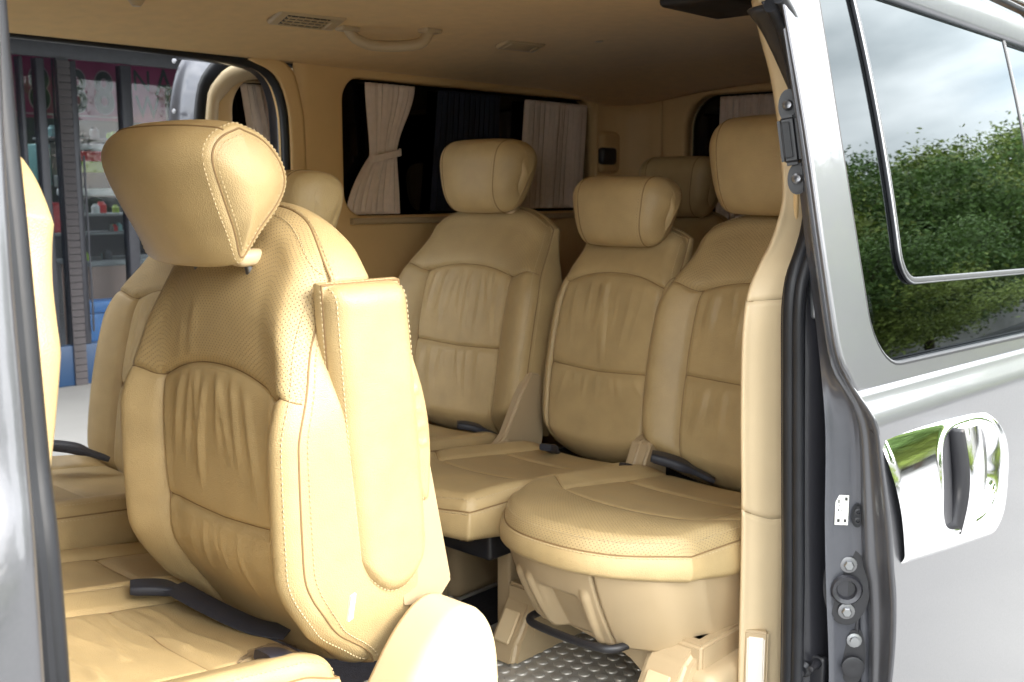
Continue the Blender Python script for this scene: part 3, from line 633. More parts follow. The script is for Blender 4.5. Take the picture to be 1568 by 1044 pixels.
# upper frame around the glass
topl = np.array([(x, z) for x, z in zip(xe, ze) if z > 1.235]); upper = np.vstack([topl, [(topl[-1][0] + .004, 1.233), (X1, 1.205), (X1, 1.90)]])
def ringpanel(name, outer, inner, m, dpth=.012, f=lambda P: skin_y(P[:, 1]), nr=6):
    n = 320; I = resample(np.vstack([inner, inner[:1]]), n + 1)[:-1]; c = I.mean(0); Od = np.vstack([outer, outer[:1]]); O = []
    for p0 in I:
        d = p0 - c; d /= np.linalg.norm(d); best = None
        for p, q in zip(Od[:-1], Od[1:]):
            e = q - p; den = d[0] * e[1] - d[1] * e[0]
            if abs(den) < 1e-9: continue
            w = p - c; t = (w[0] * e[1] - w[1] * e[0]) / den; u = (w[0] * d[1] - w[1] * d[0]) / den
            if t > 0 and -1e-5 <= u <= 1 + 1e-5: best = t if best is None else min(best, t)
        O.append(c + d * best)
    O = np.array(O); rows = []
    for k in range(nr + 1): P = O + (I - O) * k / nr; rows.append(np.stack([P[:, 0], f(P), P[:, 1]], 1))
    for k in (.3, 1): rows.append(np.stack([I[:, 0], f(I) + dpth * k, I[:, 1]], 1))
    return grid(name, np.stack(rows, 0), m, None, wv=True, angle=40, solid=.0015)
wl = win_o; wq = resample(np.vstack([wl, wl[:1]]), 601)[:-1]
k_top = int(np.argmin(np.hypot(wq[:, 0] - wq[:, 0].min(), wq[:, 1] - 1.87) )); wq = np.roll(wq, -k_top, 0)
if wq[10, 1] > wq[0, 1]: wq = np.roll(wq[::-1], 1, 0)
k_c0 = int(np.argmax(wq[:, 1] < 1.36)); k_c1 = int(np.argmax(wq[:, 0] > 1.61)); k_r = int(np.argmax(wq[:, 0] > 2.58))
zb = lambda x: 1.236 - .03 * (x - 1.45)
def seg2(P, n): return resample(P, n)
e2 = np.stack([xe, ze], 1); c_up = e2[(e2[:, 1] >= 1.36) & (e2[:, 1] <= wq[0, 1] + .1)]; c_mid = e2[(e2[:, 1] < 1.36) & (e2[:, 1] > 1.238)]
Li = np.vstack([seg2(np.vstack([[(wq[0, 0] - .002, 1.98)], wq[:k_c0]]), 60), seg2(wq[k_c0:k_c1], 50)[1:], seg2(wq[k_c1:k_r], 60)[1:]])
Lo = np.vstack([seg2(np.vstack([[(xe[0], 1.99)], c_up]), 60), seg2(np.vstack([c_mid, [(1.52, zb(1.52)), (1.61, zb(1.61))]]), 50)[1:], seg2(np.array([(1.612, zb(1.612)), (2.0, zb(2.0)), (2.58, zb(2.58))]), 60)[1:]])
rows = []
for k in range(13): P = Lo + (Li - Lo) * k / 12; rows.append(np.stack([P[:, 0], skin_y(P[:, 1] + .03 * np.maximum(0, P[:, 0] - 1.45)), P[:, 1]], 1))
for k in (.004, .014): rows.append(np.stack([Li[:, 0], skin_y(Li[:, 1] + .03 * np.maximum(0, Li[:, 0] - 1.45)) + k, Li[:, 1]], 1))
dp(grid('window_frame', np.stack(rows, 0), 'paint', None, angle=40, solid=.0015))
# lower skin
low = np.array([(x, z) for x, z in zip(xe, ze) if z <= 1.24]); nz = len(low); XS = 60
V = np.zeros((nz, XS, 3))
for i, (x0, z0) in enumerate(low):
    fx = np.linspace(0, 1, XS) ** 1.5; x = x0 + (X1 - x0) * fx; zz = z0 - .03 * (x - 1.45) * sm(np.array(z0), .5, 1.2); V[i] = np.stack([x, skin_y(zz + .03 * (x - 1.45)), zz], 1)
dp(grid('outer_skin', V, 'paint', solid=.0015))
# glass: fixed pane and sliding pane with its frame
def patch(name, loop, f, m, nr=8, solid=.003):
    c = loop.mean(0); rows = []
    for k in range(nr): P = loop + (c - loop) * k / (nr - 1) * .9995; rows.append(np.stack([P[:, 0], f(P), P[:, 1]], 1))
    A_ = loop[1:] - c; B_ = loop[:-1] - c; fl = (B_[:, 0] * A_[:, 1] - B_[:, 1] * A_[:, 0]).sum() > 0
    o = grid(name, np.stack(rows, 0), m, None, wv=True, flip=fl)
    if o.data.polygons[5].normal.y > 0: o.data.flip_normals()
    return o
cv = lambda z: .15 * (np.asarray(z) - 1.55) ** 2 + .0
gy = lambda P: .634 + tb(P[:, 1]) + cv(P[:, 1])
dp(patch('window_pane', resample(np.vstack([win_o, win_o[:1]]), 161)[:-1], gy, 'tinted_glass'))
s3 = resample(np.vstack([slid, slid[:1]]), 161)[:-1]
dp(sweep('sliding_window_frame', [(x, .631 + float(tb(z)) + float(cv(z)), z) for x, z in s3], rrect(.009, .012, .003), 'black_plastic', closed=True, n=200))
s4 = s3.copy(); s4 = s4.mean(0) + (s4 - s4.mean(0)) * 1.012
dp(sweep('chrome_bead', [(x, .628 + float(tb(z)) + float(cv(z)), z) for x, z in s4], circ(.0016, 8), 'zinc', closed=True, n=200))
dp(patch('sliding_pane', s3.mean(0) + (s3 - s3.mean(0)) * .985, lambda P: .629 + tb(P[:, 1]) + cv(P[:, 1]), 'tinted_glass', solid=.002))
dp(sweep('window_seal', [(x, float(skin_y(z)) + .004, z) for x, z in s3 * 0 + resample(np.vstack([win_o, win_o[:1]]), 161)[:-1]], circ(.005, 8), 'rubber', closed=True, n=220))
# door edge: return flange of the skin, stepped jamb, inner edge
Ae = [(1.508, .858, 1.99), (1.496, .823, 1.815), (1.504, .803, 1.717), (1.498, .776, 1.578), (1.487, .744, 1.42), (1.485, .724, 1.32), (1.478, .70, 1.174), (1.492, .70, 1.015), (1.507, .70, .903), (1.533, .70, .735), (1.545, .70, .5), (1.55, .70, .28)]
Be = [(1.425, .813, 1.99), (1.428, .775, 1.801), (1.431, .738, 1.613), (1.424, .70, 1.425), (1.425, .672, 1.283), (1.45, .663, 1.242), (1.479, .657, 1.209), (1.505, .655, 1.145), (1.535, .655, .96), (1.560, .655, .898), (1.586, .655, .731), (1.60, .655, .5), (1.605, .655, .28)]
Cl = [(x, float(skin_y(z)), z) for x, z in zip(xe, ze)][::5]
def mixl(a, b, f, dx=0, dy=0):
    A, B = resample(crom(a, 300), 90), resample(crom(b, 300), 90); Q = A * (1 - f) + B * f; Q[:, 0] += dx; Q[:, 1] += dy; return Q
dp(sheet('skin_return', [mixl(Cl, Be, 0), mixl(Cl, Be, .12, -.003), mixl(Cl, Be, .35, .004), mixl(Cl, Be, .6, .004), mixl(Cl, Be, .8, -.006), mixl(Cl, Be, 1.)], 'paint', n=90, k=4, cubic=True))
dp(sheet('door_jamb', [mixl(Be, Ae, 0), mixl(Be, Ae, .06, .010), mixl(Be, Ae, .3, .014), mixl(Be, Ae, .8, .006), mixl(Be, Ae, 1., 0), mixl(Be, Ae, 1., .03, .008)], 'paint_jamb', n=90, k=4))
dp(sheet('inner_edge', [mixl(Ae, Ae, 0, .03, .008), mixl(Ae, Ae, 0, .2, .012)], 'dark_jamb', n=60))
def jx(z, y):            # x of the jamb face at height z and depth y
    A, B = resample(crom(Ae, 300), 90), resample(crom(Be, 300), 90); i = int(np.argmin(np.abs(A[:, 2] - z))); j = int(np.argmin(np.abs(B[:, 2] - z)))
    f = (y - B[j, 1]) / (A[i, 1] - B[j, 1]); return B[j, 0] * (1 - f) + A[i, 0] * f + .006
ND = (-.75, -.5, 0)
YAW = 30
def jpt(y, z, o=.0): return Vector((jx(z, y) - o * .8, y - o * .5, z))
# latch plate with cup and two bolts
def oval(c, w, h, t, name, m, par, yaw=YAW):
    pr = [(w * math.copysign(abs(math.cos(a)) ** .9, math.cos(a)), h * math.sin(a)) for a in np.linspace(0, 2 * math.pi, 40, endpoint=False)]
    bm = bmesh.new(); a = [bm.verts.new((-t / 2, y, z)) for y, z in pr]; b = [bm.verts.new((t / 2, y, z)) for y, z in pr]
    bm.faces.new(a); bm.faces.new(b[::-1])
    for i in range(40): bm.faces.new((a[i], b[i], b[(i + 1) % 40], a[(i + 1) % 40]))
    bmesh.ops.recalc_face_normals(bm, faces=bm.faces[:]); bmesh.ops.bevel(bm, geom=[e for e in bm.edges if abs(e.verts[0].co.x - e.verts[1].co.x) < 1e-6], offset=t * .3, segments=2, affect='EDGES')
    bm.transform(Matrix.Translation(c) @ Euler((0, 0, R(yaw))).to_matrix().to_4x4()); return bm_obj(name, bm, m, par)
lc = jpt(.680, .905)
dp(oval(lc, .036, .066, .012, 'latch_plate', 'black_plastic', None))
dp(lathe('latch_cup', [(.023, 0), (.025, .005), (.022, .009), (.016, .007), (.012, -.004), (.002, -.005)], lc + Vector((-.006, -.002, -.004)), ND, 'dark_jamb'))
for dz in (.037, -.04):
    c = lc + Vector((-.006, -.004, dz)); dp(lathe('bolt_washer', [(.0135, 0), (.013, .003), (.008, .004)], c, ND, 'steel')); dp(lathe('hex_bolt', [(.0082, .002), (.0082, .009), (.0066, .0105), (.001, .0105)], c, ND, 'zinc', n=6))
l2 = jpt(.676, .778); dp(oval(l2, .020, .05, .012, 'lower_catch', 'black_plastic', None)); c = l2 + Vector((-.006, -.004, .03)); dp(lathe('hex_bolt', [(.012, 0), (.012, .002), (.0075, .003), (.0075, .009), (.001, .0095)], c, ND, 'zinc', n=12))
dp(lathe('catch_cup', [(.017, 0), (.018, .01), (.012, .012), (.002, .010)], l2 + Vector((-.004, -.002, -.014)), ND, 'black_plastic'))
sk = jpt(.682, 1.035, .002); dp(tilted('sticker', sk, .020, .048, .0012, 'white_sticker', None, 0, YAW + 5))
for (dy, dz, w, h) in ((-.006, .018, .004, .005), (-.0055, -.017, .004, .005), (.005, .014, .002, .006), (.0045, -.017, .004, .005), (0, .0, .0016, .0016), (.005, 0, .002, .003), (.0045, .007, .0016, .002), (-.005, .002, .0016, .0016)):
    q = Euler((0, 0, R(YAW + 5))).to_matrix() @ Vector((-.0008, dy, dz)); dp(tilted('sticker_mark', sk + q, w, h, .0006, 'ink', None, 0, YAW + 5))
pk = jpt(.663, 1.026); dp(oval(pk, .009, .019, .008, 'rubber_plug', 'rubber', None))
for dz in (.007, -.007): dp(lathe('plug_ring', [(.005, 0), (.0055, .002), (.003, .0025), (.002, .0)], pk + Vector((-.003, -.002, dz)), ND, 'black_plastic'))
# rubber guide with two screws high on the jamb
gq = [Vector((1.478, .775, 1.675 - k * .035)) for k in range(5)]
dp(tilted('door_guide', (1.472, .775, 1.602), .03, .075, .032, 'black_plastic', None, .007, 25, -9)); dp(tilted('door_guide_slot', (1.455, .77, 1.602), .014, .055, .006, 'rubber', None, .002, 25, -9))
for z, y in ((1.655, .785), (1.545, .765)):
    dp(oval(Vector((1.483, y, z)), .015, .024, .012, 'guide_base', 'black_plastic', None, 25)); dp(lathe('guide_screw', [(.008, 0), (.008, .004), (.005, .006), (.001, .005)], (1.474, y - .003, z), ND, 'steel', n=12))
# chrome handle plate with its bowl, grip
nu, nv = 150, 110; U, Vv = np.meshgrid(np.linspace(0, 1, nu), np.linspace(0, 1, nv), indexing='ij')
sq = np.abs(2 * Vv - 1); xl = 1.468 + .072 * (1 - Vv) ** 1.1; xr = 2.02 - .03 * Vv - .075 * sq ** 5
HX = xl + (xr - xl) * U; zt_ = 1.178 - .055 * np.clip((HX - 1.45) / .55, 0, 1) ** 1.6; zb_ = .962 - .075 * np.clip((HX - 1.52) / .5, 0, 1); HZ = zb_ + (zt_ - zb_) * Vv
ed = np.minimum(np.minimum(Vv * .2, (1 - Vv) * .2), (1 - U) * .5); edl = U * .5
HY = skin_y(1.05) - .016 + .014 * ((HZ - 1.03) / .1) ** 2 * np.where(HZ > 1.03, 1, .35) + .009 * np.clip(1 - ed / .016, 0, 1) ** 2 + .004 * np.clip(1 - edl / .02, 0, 1) ** 2
bx_, bz_ = (HX - 1.80) / .135, (HZ - (1.050 - .05 * (HX - 1.8))) / .088; rb_ = (np.abs(bx_) ** 3.2 + np.abs(bz_) ** 3.2) ** (1 / 3.2)
HY = HY + .042 * (1 - sm(rb_, .70, 1.0)) - .003 * np.exp(-((rb_ - 1.04) / .05) ** 2)
dp(grid('handle_plate', np.stack([HX, HY, HZ], -1), 'chrome', flip=True))
gp = [(1.775, .600, 1.150), (1.778, .578, 1.135), (1.786, .568, 1.05), (1.798, .572, .965), (1.802, .595, .950)]
gz = np.linspace(1.138, .955, 30); rowsG = []
for z_ in gz:
    f = (z_ - .955) / .183; cx = 1.795 - .012 * f; bow_ = .012 * math.sin(math.pi * f); hwid = .034 + .004 * f; yf = .590 - bow_ - .008
    rowsG.append([(cx - hwid, yf + .019, z_), (cx - hwid - .001, yf + .009, z_), (cx - hwid + .006, yf + .001, z_), (cx - .012, yf - .003, z_), (cx + .012, yf - .003, z_), (cx + hwid - .006, yf + .002, z_), (cx + hwid, yf + .012, z_), (cx + hwid, yf + .03, z_)])
RG = np.array(rowsG); RG = np.stack([crom(r_, 36) for r_ in RG], 0); dp(grid('handle_grip', RG, 'chrome'))
mesh_side = np.stack([RG[:, 0] + np.array([-.003, .014, 0]), RG[:, 0] + np.array([-.007, .004, 0]), RG[:, 4] + np.array([-.004, 0, 0]), RG[:, 8] + np.array([-.0025, -.0012, 0])], 1); dp(grid('grip_side', mesh_side, 'black_plastic', solid=.002))
for k_ in (0, -1): dp(mesh('grip_end', [tuple(p) for p in RG[k_]], [tuple(range(36))], 'chrome'))
dp(tilted('lock_cylinder', Vector((1.968, .600, 1.065)), .006, .03, .008, 'black_plastic', None, .002))
dp(rbox('inner_door_panel', (1.56, .668, .5), (2.74, .69, 1.25), .004, 'dark_jamb'))

# ------------------------------------------------------------------ far sliding door, slid back
fd = bpy.data.objects.new('sliding_door', None); COL.objects.link(fd); vp(fd)
def fp(o): o.parent = fd; return o
fo = rr_path(1.515, 2.7, .62, 1.915, .1, rs=(.1, .22, .05, .1)); fi_ = rr_path(1.625, 2.5, 1.30, 1.835, .06, rs=(.06, .10, .06, .06))
fdp = frame_panel('inner_panel', fo, fi_, 'cream_trim_bounce', 2.50, 2.545, lip=.02); fp(fdp)
fp(rbox('window_pane', (1.6, 2.55, 1.27), (2.55, 2.555, 1.87), 0, 'dark_glass'))
fe = [(1.46, .62), (1.465, 1.0), (1.468, 1.35), (1.478, 1.62), (1.492, 1.76), (1.525, 1.85), (1.60, 1.905), (1.8, 1.92)]
for nm, rows, m in (('door_jamb', ((-.01, 2.575), (-.018, 2.56), (.0, 2.545), (.012, 2.52), (.02, 2.50)), 'paint_jamb'), ('edge_seal', ((.018, 2.515), (.022, 2.495), (.045, 2.492), (.05, 2.505)), 'rubber'), ('trim_edge', ((.045, 2.50), (.048, 2.485), (.065, 2.482), (.085, 2.498)), 'cream_trim')):
    ce2 = np.mean([(1.8, 1.3)], 0)
    L2 = [[(x + d * (1 if i < 5 else .7), y, z - (d * 1.0 if i >= 5 else 0)) for i, (x, z) in enumerate(fe)] for d, y in rows]
    fp(sheet(nm, L2, m, n=60, k=4, cubic=True))
fp(rbox('latch', (1.452, 2.535, 1.655), (1.475, 2.56, 1.70), .004, 'black_plastic'))
fp(lathe('latch_bolt', [(.007, 0), (.007, .004), (.002, .005)], (1.468, 2.535, 1.73), (-1, -.5, 0), 'steel', n=6)); fp(lathe('latch_bolt', [(.007, 0), (.007, .004), (.002, .005)], (1.483, 2.55, 1.86), (-1, -.5, 0), 'steel', n=6))
fp(rbox('outer_skin', (1.47, 2.585, .5), (2.72, 2.60, 1.28), .004, 'paint'))
for o in fd.children: o.location = o.location - VO + VO * 0
fd.location = (0, 0, 0)

# ------------------------------------------------------------------ B pillar and front door at the left edge
bp_ = [(.28, .70, .45), (.283, .70, 1.19), (.294, .729, 1.345), (.303, .756, 1.479), (.317, .785, 1.62), (.345, .83, 1.90)]
vp(sheet('pillar_skin', [[(x - .20, y - .025, z) for x, y, z in bp_], [(x - .06, y - .022, z) for x, y, z in bp_], [(x - .012, y - .016, z) for x, y, z in bp_], [(x, y - .004, z) for x, y, z in bp_], [(x + .004, y + .012, z) for x, y, z in bp_]], 'paint', n=60, k=5, cubic=True))
bs = [(.315, .725, .45), (.312, .722, 1.18), (.319, .748, 1.337), (.327, .776, 1.477), (.337, .812, 1.65), (.352, .845, 1.90)]
vp(sweep('door_seal', [(x - .012, y, z) for x, y, z in bs], circ(.0135, 12, .012), 'rubber', n=60)); vp(sweep('door_seal', [(x - .022, y - .014, z) for x, y, z in bs], circ(.0075, 8), 'rubber', n=60))
vp(sheet('pillar_inner_trim', [[(x - .004, y + .006, z) for x, y, z in bs], [(x - .01, y + .05, z) for x, y, z in bs], [(x - .06, y + .09, z) for x, y, z in bs], [(x - .2, y + .09, z) for x, y, z in bs]], 'cream_trim', n=40))
vp(sheet('front_door_skin', [[(-.75, .63, .45), (-.1, .63, .45), (.262, .65, .45)], [(-.75, .61, 1.0), (-.1, .61, 1.0), (.262, .632, 1.0)], [(-.75, .635, 1.2), (-.1, .635, 1.2), (.245, .66, 1.2)]], 'paint', n=30, k=8, cubic=True))
vp(sheet('front_window_pane', [[(-.7, .655, 1.21), (-.1, .655, 1.21), (.20, .672, 1.21)], [(-.35, .77, 1.85), (0, .77, 1.85), (.235, .775, 1.85)]], 'tinted_glass', n=20))
vp(sheet('front_door_skin', [[(-.75, 2.55, .45), (.2, 2.55, .45), (.5, 2.53, .45)], [(-.75, 2.56, 1.0), (.2, 2.56, 1.0), (.5, 2.54, 1.0)], [(-.75, 2.53, 1.25), (.2, 2.53, 1.25), (.5, 2.51, 1.25)]], 'paint', n=20))
vp(sheet('far_b_pillar', [[(.42, 2.50, .45), (.42, 2.50, 1.2), (.46, 2.40, 1.9)], [(.56, 2.46, .45), (.56, 2.46, 1.2), (.58, 2.38, 1.9)]], 'cream_trim', n=20))
vp(sheet('windscreen', [[(-1.5, .75, 1.2), (-1.6, 1.6, 1.2), (-1.5, 2.45, 1.2)], [(-.75, .82, 1.9), (-.8, 1.6, 1.9), (-.75, 2.4, 1.9)]], 'windscreen_glass', n=20))  # unseen front end added, glass tinted dark, to cut light into the cabin
vp(sheet('bonnet', [[(-2.1, .8, 1.0), (-2.2, 1.6, 1.02), (-2.1, 2.4, 1.0)], [(-1.5, .72, 1.18), (-1.6, 1.6, 1.2), (-1.5, 2.48, 1.18)]], 'paint', n=20)); vp(rbox('dashboard', (-1.5, .75, .6), (-.75, 2.45, 1.15), .06, 'black_plastic'))
vp(sheet('front_door_skin', [[(-1.6, .64, .45), (-.75, .63, .45)], [(-1.6, .64, 1.2), (-.75, .635, 1.2)]], 'paint', n=10)); vp(sheet('front_door_skin', [[(-1.6, 2.55, .45), (-.75, 2.55, .45)], [(-1.6, 2.53, 1.25), (-.75, 2.53, 1.25)]], 'paint', n=10))
vp(sheet('front_window_pane', [[(-1.4, 2.52, 1.25), (.0, 2.52, 1.25), (.45, 2.50, 1.25)], [(-.7, 2.42, 1.88), (.0, 2.42, 1.88), (.45, 2.42, 1.88)]], 'tinted_glass', n=20))
for (x, y) in ((-1.0, .80), (-1.0, 2.42), (2.35, .80), (2.35, 2.42)):
    s_ = -1 if y < 1.5 else 1
    w = vp(lathe('wheel', [(.20, -.09), (.33, -.095), (.345, -.07), (.345, .07), (.33, .095), (.20, .09)], (x, y + s_ * .0 + (.14 if s_ < 0 else -.14), .345), (0, 1, 0), 'tyre', n=40))
    vp(lathe('wheel_rim', [(.205, -.085), (.205, .085)], (x, y + (.14 if s_ < 0 else -.14), .345), (0, 1, 0), 'zinc', n=24))

# ------------------------------------------------------------------ seats
G3, G2 = 'seats of the back bench row', 'seats of the middle row'
# middle row, aisle seat with armrest (upright)
w2 = wrinkles(rnd_wr(3, 9, -.46, .42, .35, .65, .0045, .026, .25) + rnd_wr(9, 5, -.3, .45, .1, .32, .003, .03, .1) + [(.18, .30, .80, .67, .05, .003), (.35, .44, .76, .67, .04, .003)])
near2 = seat('passenger_seat', 'tan leather seat with side armrest and upright back beside the open door', (.835, 1.348, FL), .45, recline=0, L=.70, hz=.205, t1=.655, t2=.335, bol=.046, sc=.66, group=G2,
    wr=w2, thick=lambda c: .245 - .10 * sm(c / .70, .05, .95) - .06 * sm(c / .70, .9, 1.05), cross_prof=lambda t, x: .015 * np.sin(np.pi * np.clip(t, 0, 1)) - .075 * sm(.28 - t, 0, .28) - .055 * sm(t, .78, 1.06),
    hr=(.285, .205), hr_off=(-.045, .018), hr_tilt=-2, hr_kw=dict(r=.009, split=True, shrink=.09, bow=.03), cush=(.56, .46), cz=(.265, .35), drop=.10, rin=.04,
    cwr=wrinkles([(.20 + .05 * i + .02 * math.sin(i * 4.1), .17 + .055 * i + .03 * math.sin(i * 2.3), .60, -.55 + .45 * math.sin(i * 2.7) ** 2, .010 + .006 * math.sin(i * 3.3) ** 2, .0022 + .0022 * math.sin(i * 1.9 + 1) ** 2) for i in range(9)], True), cx0=.04)
# armrest folded up against the side of the backrest
arm = bpy.data.objects.new('armrest', None); COL.objects.link(arm); arm.parent = near2
def ma(P):
    a, c, n = P[..., 0], P[..., 1], P[..., 2]; x = .100 + a + .04 * (c / .46); return np.stack([x, -.238 - n, .80 - c], -1)
Pad(.14, .46, .05, hw=lambda t: .069 * (1 + .06 * np.sin(np.pi * t)), drop=.065, dp=2.2, r=.03, groove=0, bol=0, mapf=ma, sc=.6, t1=.7, t2=.3, res=(14, 20, 24, 24, 30), gb=.003,
    prof=lambda t, x: .004 * np.cos(x * 1.5)).build(arm, merge=True, names=('', '', 'arm_pad', '', ''), pipe=True, stitch=True)
def mg(P):
    a, c, n = P[..., 0], P[..., 1], P[..., 2]; x = .150 + a + .05 * (c / .27); return np.stack([x, -.226 - n, .735 - c], -1)
Pad(.05, .27, .03, hw=lambda t: .028 * np.sin(np.pi * np.clip(t * .92 + .04, 0, 1)) + .004, drop=.0, r=.012, groove=0, bol=0, mapf=mg, sc=.5, t1=.7, t2=.3, res=(8, 12, 26, 26, 26), rear_in=.004,
    prof=lambda t, x: .006 + 0 * x, wr=wrinkles([(.16 + .10 * i, .20 + .09 * i + .03 * math.sin(i * 5), .5 + .4 * math.sin(i * 3) ** 2, -.9, .014 + .008 * math.sin(i * 7), .0022 + .001 * math.sin(i * 4)) for i in range(7)], True)).build(arm, merge=True, names=('', '', 'gathered_panel', '', ''), pipe=False, stitch=False)
mesh('zip_pull', [(.028, -.262, .375), (.036, -.262, .378), (.027, -.265, .345), (.019, -.265, .343), (.028, -.258, .375), (.036, -.258, .378), (.027, -.261, .345), (.019, -.261, .343)], [(0, 1, 2, 3), (7, 6, 5, 4), (0, 4, 5, 1), (1, 5, 6, 2), (2, 6, 7, 3), (3, 7, 4, 0)], 'white_sticker', arm)
# rear shell edge strip and recliner cover
prism('rear_shell', [(.165, .78), (.205, .57), (.258, .325), (.22, .29), (.15, .31), (.13, .58), (.12, .76)], 1, -.226, .226, .006, 'cream_plastic', near2)
rc_ = resample(crom([(.0, 0.0), (.035, .17), (.085, .255), (.135, .308), (.18, .328), (.222, .312), (.246, .265), (.254, .17), (.257, 0.0)], 200), 48); rcc = np.array([.15, .12])
rc_rows = []
for k in range(17):
    f = k / 16; a_ = math.pi * f; inset = .022 * (1 - math.sqrt(1 - max(0, 1 - f / .3) ** 2)); q_ = rc_ + (rcc - rc_) * (inset / .16); rc_rows.append(np.stack([q_[:, 0], np.full(48, -.335 + .09 * f), q_[:, 1]], 1))
for row in (rc_rows[0], ): rc_rows = [np.stack([rcc[0] + (row[:, 0] - rcc[0]) * g_, row[:, 1] - .004 * (1 - g_), rcc[1] + (row[:, 2] - rcc[1]) * g_], 1) for g_ in (.02, .35, .7, .9)] + rc_rows
grid('recliner_cover', np.stack(rc_rows, 0), 'cream_trim', near2, solid=.002)
buckle(near2, (.025, .115, .275), (-.075, .165, .305), .045, .017); webbing(near2, [(-.02, .13, .30), (-.005, .05, .285), (.02, -.03, .268), (.05, -.08, .262)])
bk_ = buckle(near2, (.03, -.165, .245), (-.055, -.165, .285)); 
# loose clear wrap round that buckle
bm = bmesh.new(); bmesh.ops.create_icosphere(bm, subdivisions=4, radius=1)
for v in bm.verts:
    c_ = v.co.copy(); k = 1 + .10 * math.sin(c_.x * 9 + c_.z * 6) * math.sin(c_.y * 11) + .05 * math.sin(c_.z * 23 + c_.y * 17); v.co = Vector((c_.x * .045 * k - .045, c_.y * .032 * k - .165, c_.z * .017 * k + .278))
bm_obj('plastic_wrap', bm, 'poly_bag', near2, 180)
# middle row, centre and window seats
mid2 = seat('passenger_seat', 'narrow tan leather centre seat of the middle row, reclined behind the armrest seat', (1.0, 1.675, FL), .26, recline=15, L=.60, hz=.26, bol=.006, sc=.72, t1=.74, t2=.36, group=G2,
    hr=(.21, .16), hr_off=(.03, .055), hr_kw=dict(prof=HEADR, r=.03), cush=(.62, .26), cz=(.255, .345), cdrop=.03, drop=.04)
buckle(mid2, (-.03, -.05, .29), (-.12, -.05, .335))
far2 = seat('passenger_seat', 'tan leather seat of the middle row against the far open doorway', (1.05, 2.03, FL), .45, recline=13, L=.63, hz=.27, group=G2, wr=wrinkles(rnd_wr(5, 6, -.4, .4, .4, .69)), cush=(.64, .45), cz=(.33, .40), cx0=.02)
buckle(far2, (-.03, .06, .36), (-.13, .12, .40)); buckle(far2, (-.03, -.20, .33), (-.10, -.22, .36))
prism('hinge_cover', [(-.06, .0), (-.02, .30), (.02, .38), (.08, .36), (.10, .0)], 1, -.25, -.228, .008, 'cream_plastic', far2)
for s_, lo, hi, yw in ((near2, -.52, .02, .19), (mid2, -.5, .02, .10), (far2, -.5, .02, .19)):
    rbox('seat_base', (lo + .08, -yw, .10), (hi, yw, .26), .03, 'cream_plastic', s_)
    for lx in (lo + .12, hi - .08):
        for ly in (-yw + .03, yw - .03): rbox('leg', (lx - .025, ly - .02, 0.0), (lx + .025, ly + .02, .12), .008, 'cream_plastic', s_)

# back row
w3 = wrinkles(rnd_wr(21, 9, -.5, .5, .40, .70, .005, .028, .1) + rnd_wr(22, 6, -.4, .5, .12, .36, .004, .035, .1))
near3 = seat('passenger_seat', 'tan leather seat of the back row beside the cream door pillar', (1.93, 1.125, FL), .495, recline=13, wr=w3, group=G3, hr=(.33, .22), hr_off=(.0, .088), hr_kw=dict(prof=HEADR, r=.045, bow=.03, shrink=.11), cush=(.61, .47), cz=(.30, .37), cdrop=.13, cthick=.088, drop=.06)
mw = wrinkles(rnd_wr(31, 7, -.6, .6, .42, .74, .0045, .03, -.1) + [(.02, -.02, .75, .39, .02, .006)] + rnd_wr(33, 7, -.7, .6, .20, .36, .0045, .035, .3))
mid3 = seat('passenger_seat', 'low narrow tan leather centre seat of the back row', (1.93, 1.515, FL), .355, recline=12, L=.59, t1=.765, t2=.37, sc=.84, bol=.004, wr=mw, group=G3, hr=(.285, .17), hr_off=(-.005, .018), hr_kw=dict(prof=HEADR, r=.042, bow=.025, shrink=.10), cush=(.585, .36), cz=(.30, .36), cdrop=.02, drop=.03, perf=False)
far3 = seat('passenger_seat', 'tan leather seat of the back row under the curtained side window', (1.93, 2.0, FL), .53, recline=12, wr=wrinkles(rnd_wr(41, 9, -.5, .5, .40, .70, .005, .026, .1) + rnd_wr(42, 6, -.4, .5, .12, .36, .004, .035, .1)), group=G3,
    hr=(.295, .20), hr_off=(.0, .068), hr_kw=dict(prof=HEADR, r=.045, bow=.03, shrink=.11), cush=(.585, .48), cz=(.30, .36), cdrop=.06, drop=.06)
# side hinge covers between the back row seats
for s_, y in ((far3, -.262), (mid3, -.178), (near3, .238)):
    prism('hinge_cover', [(-.14, .20), (-.13, .285), (-.07, .32), (-.01, .42), (.03, .47), (.07, .46), (.08, .30), (.06, .2)] if s_ is far3 else [(-.06, .2), (-.05, .30), (-.02, .36), (.02, .37), (.05, .33), (.05, .2)], 1, y - .016, y + .012, .006, 'cream_plastic', s_)
lathe('hinge_cap', [(.012, 0), (.011, .003), (.002, .004)], (-.06, -.278, .30), (0, -1, 0), 'cream_plastic', far3)
buckle(far3, (-.02, -.21, .30), (-.10, -.14, .335)); buckle(far3, (-.03, .22, .31), (-.12, .20, .35)); buckle(mid3, (-.03, .07, .29), (-.10, .05, .325), .035)
buckle(near3, (-.03, .19, .28), (-.10, .215, .32), .03); 
buckle(near3, (.0, .04, .30), (-.075, .155, .35), .055, .022)
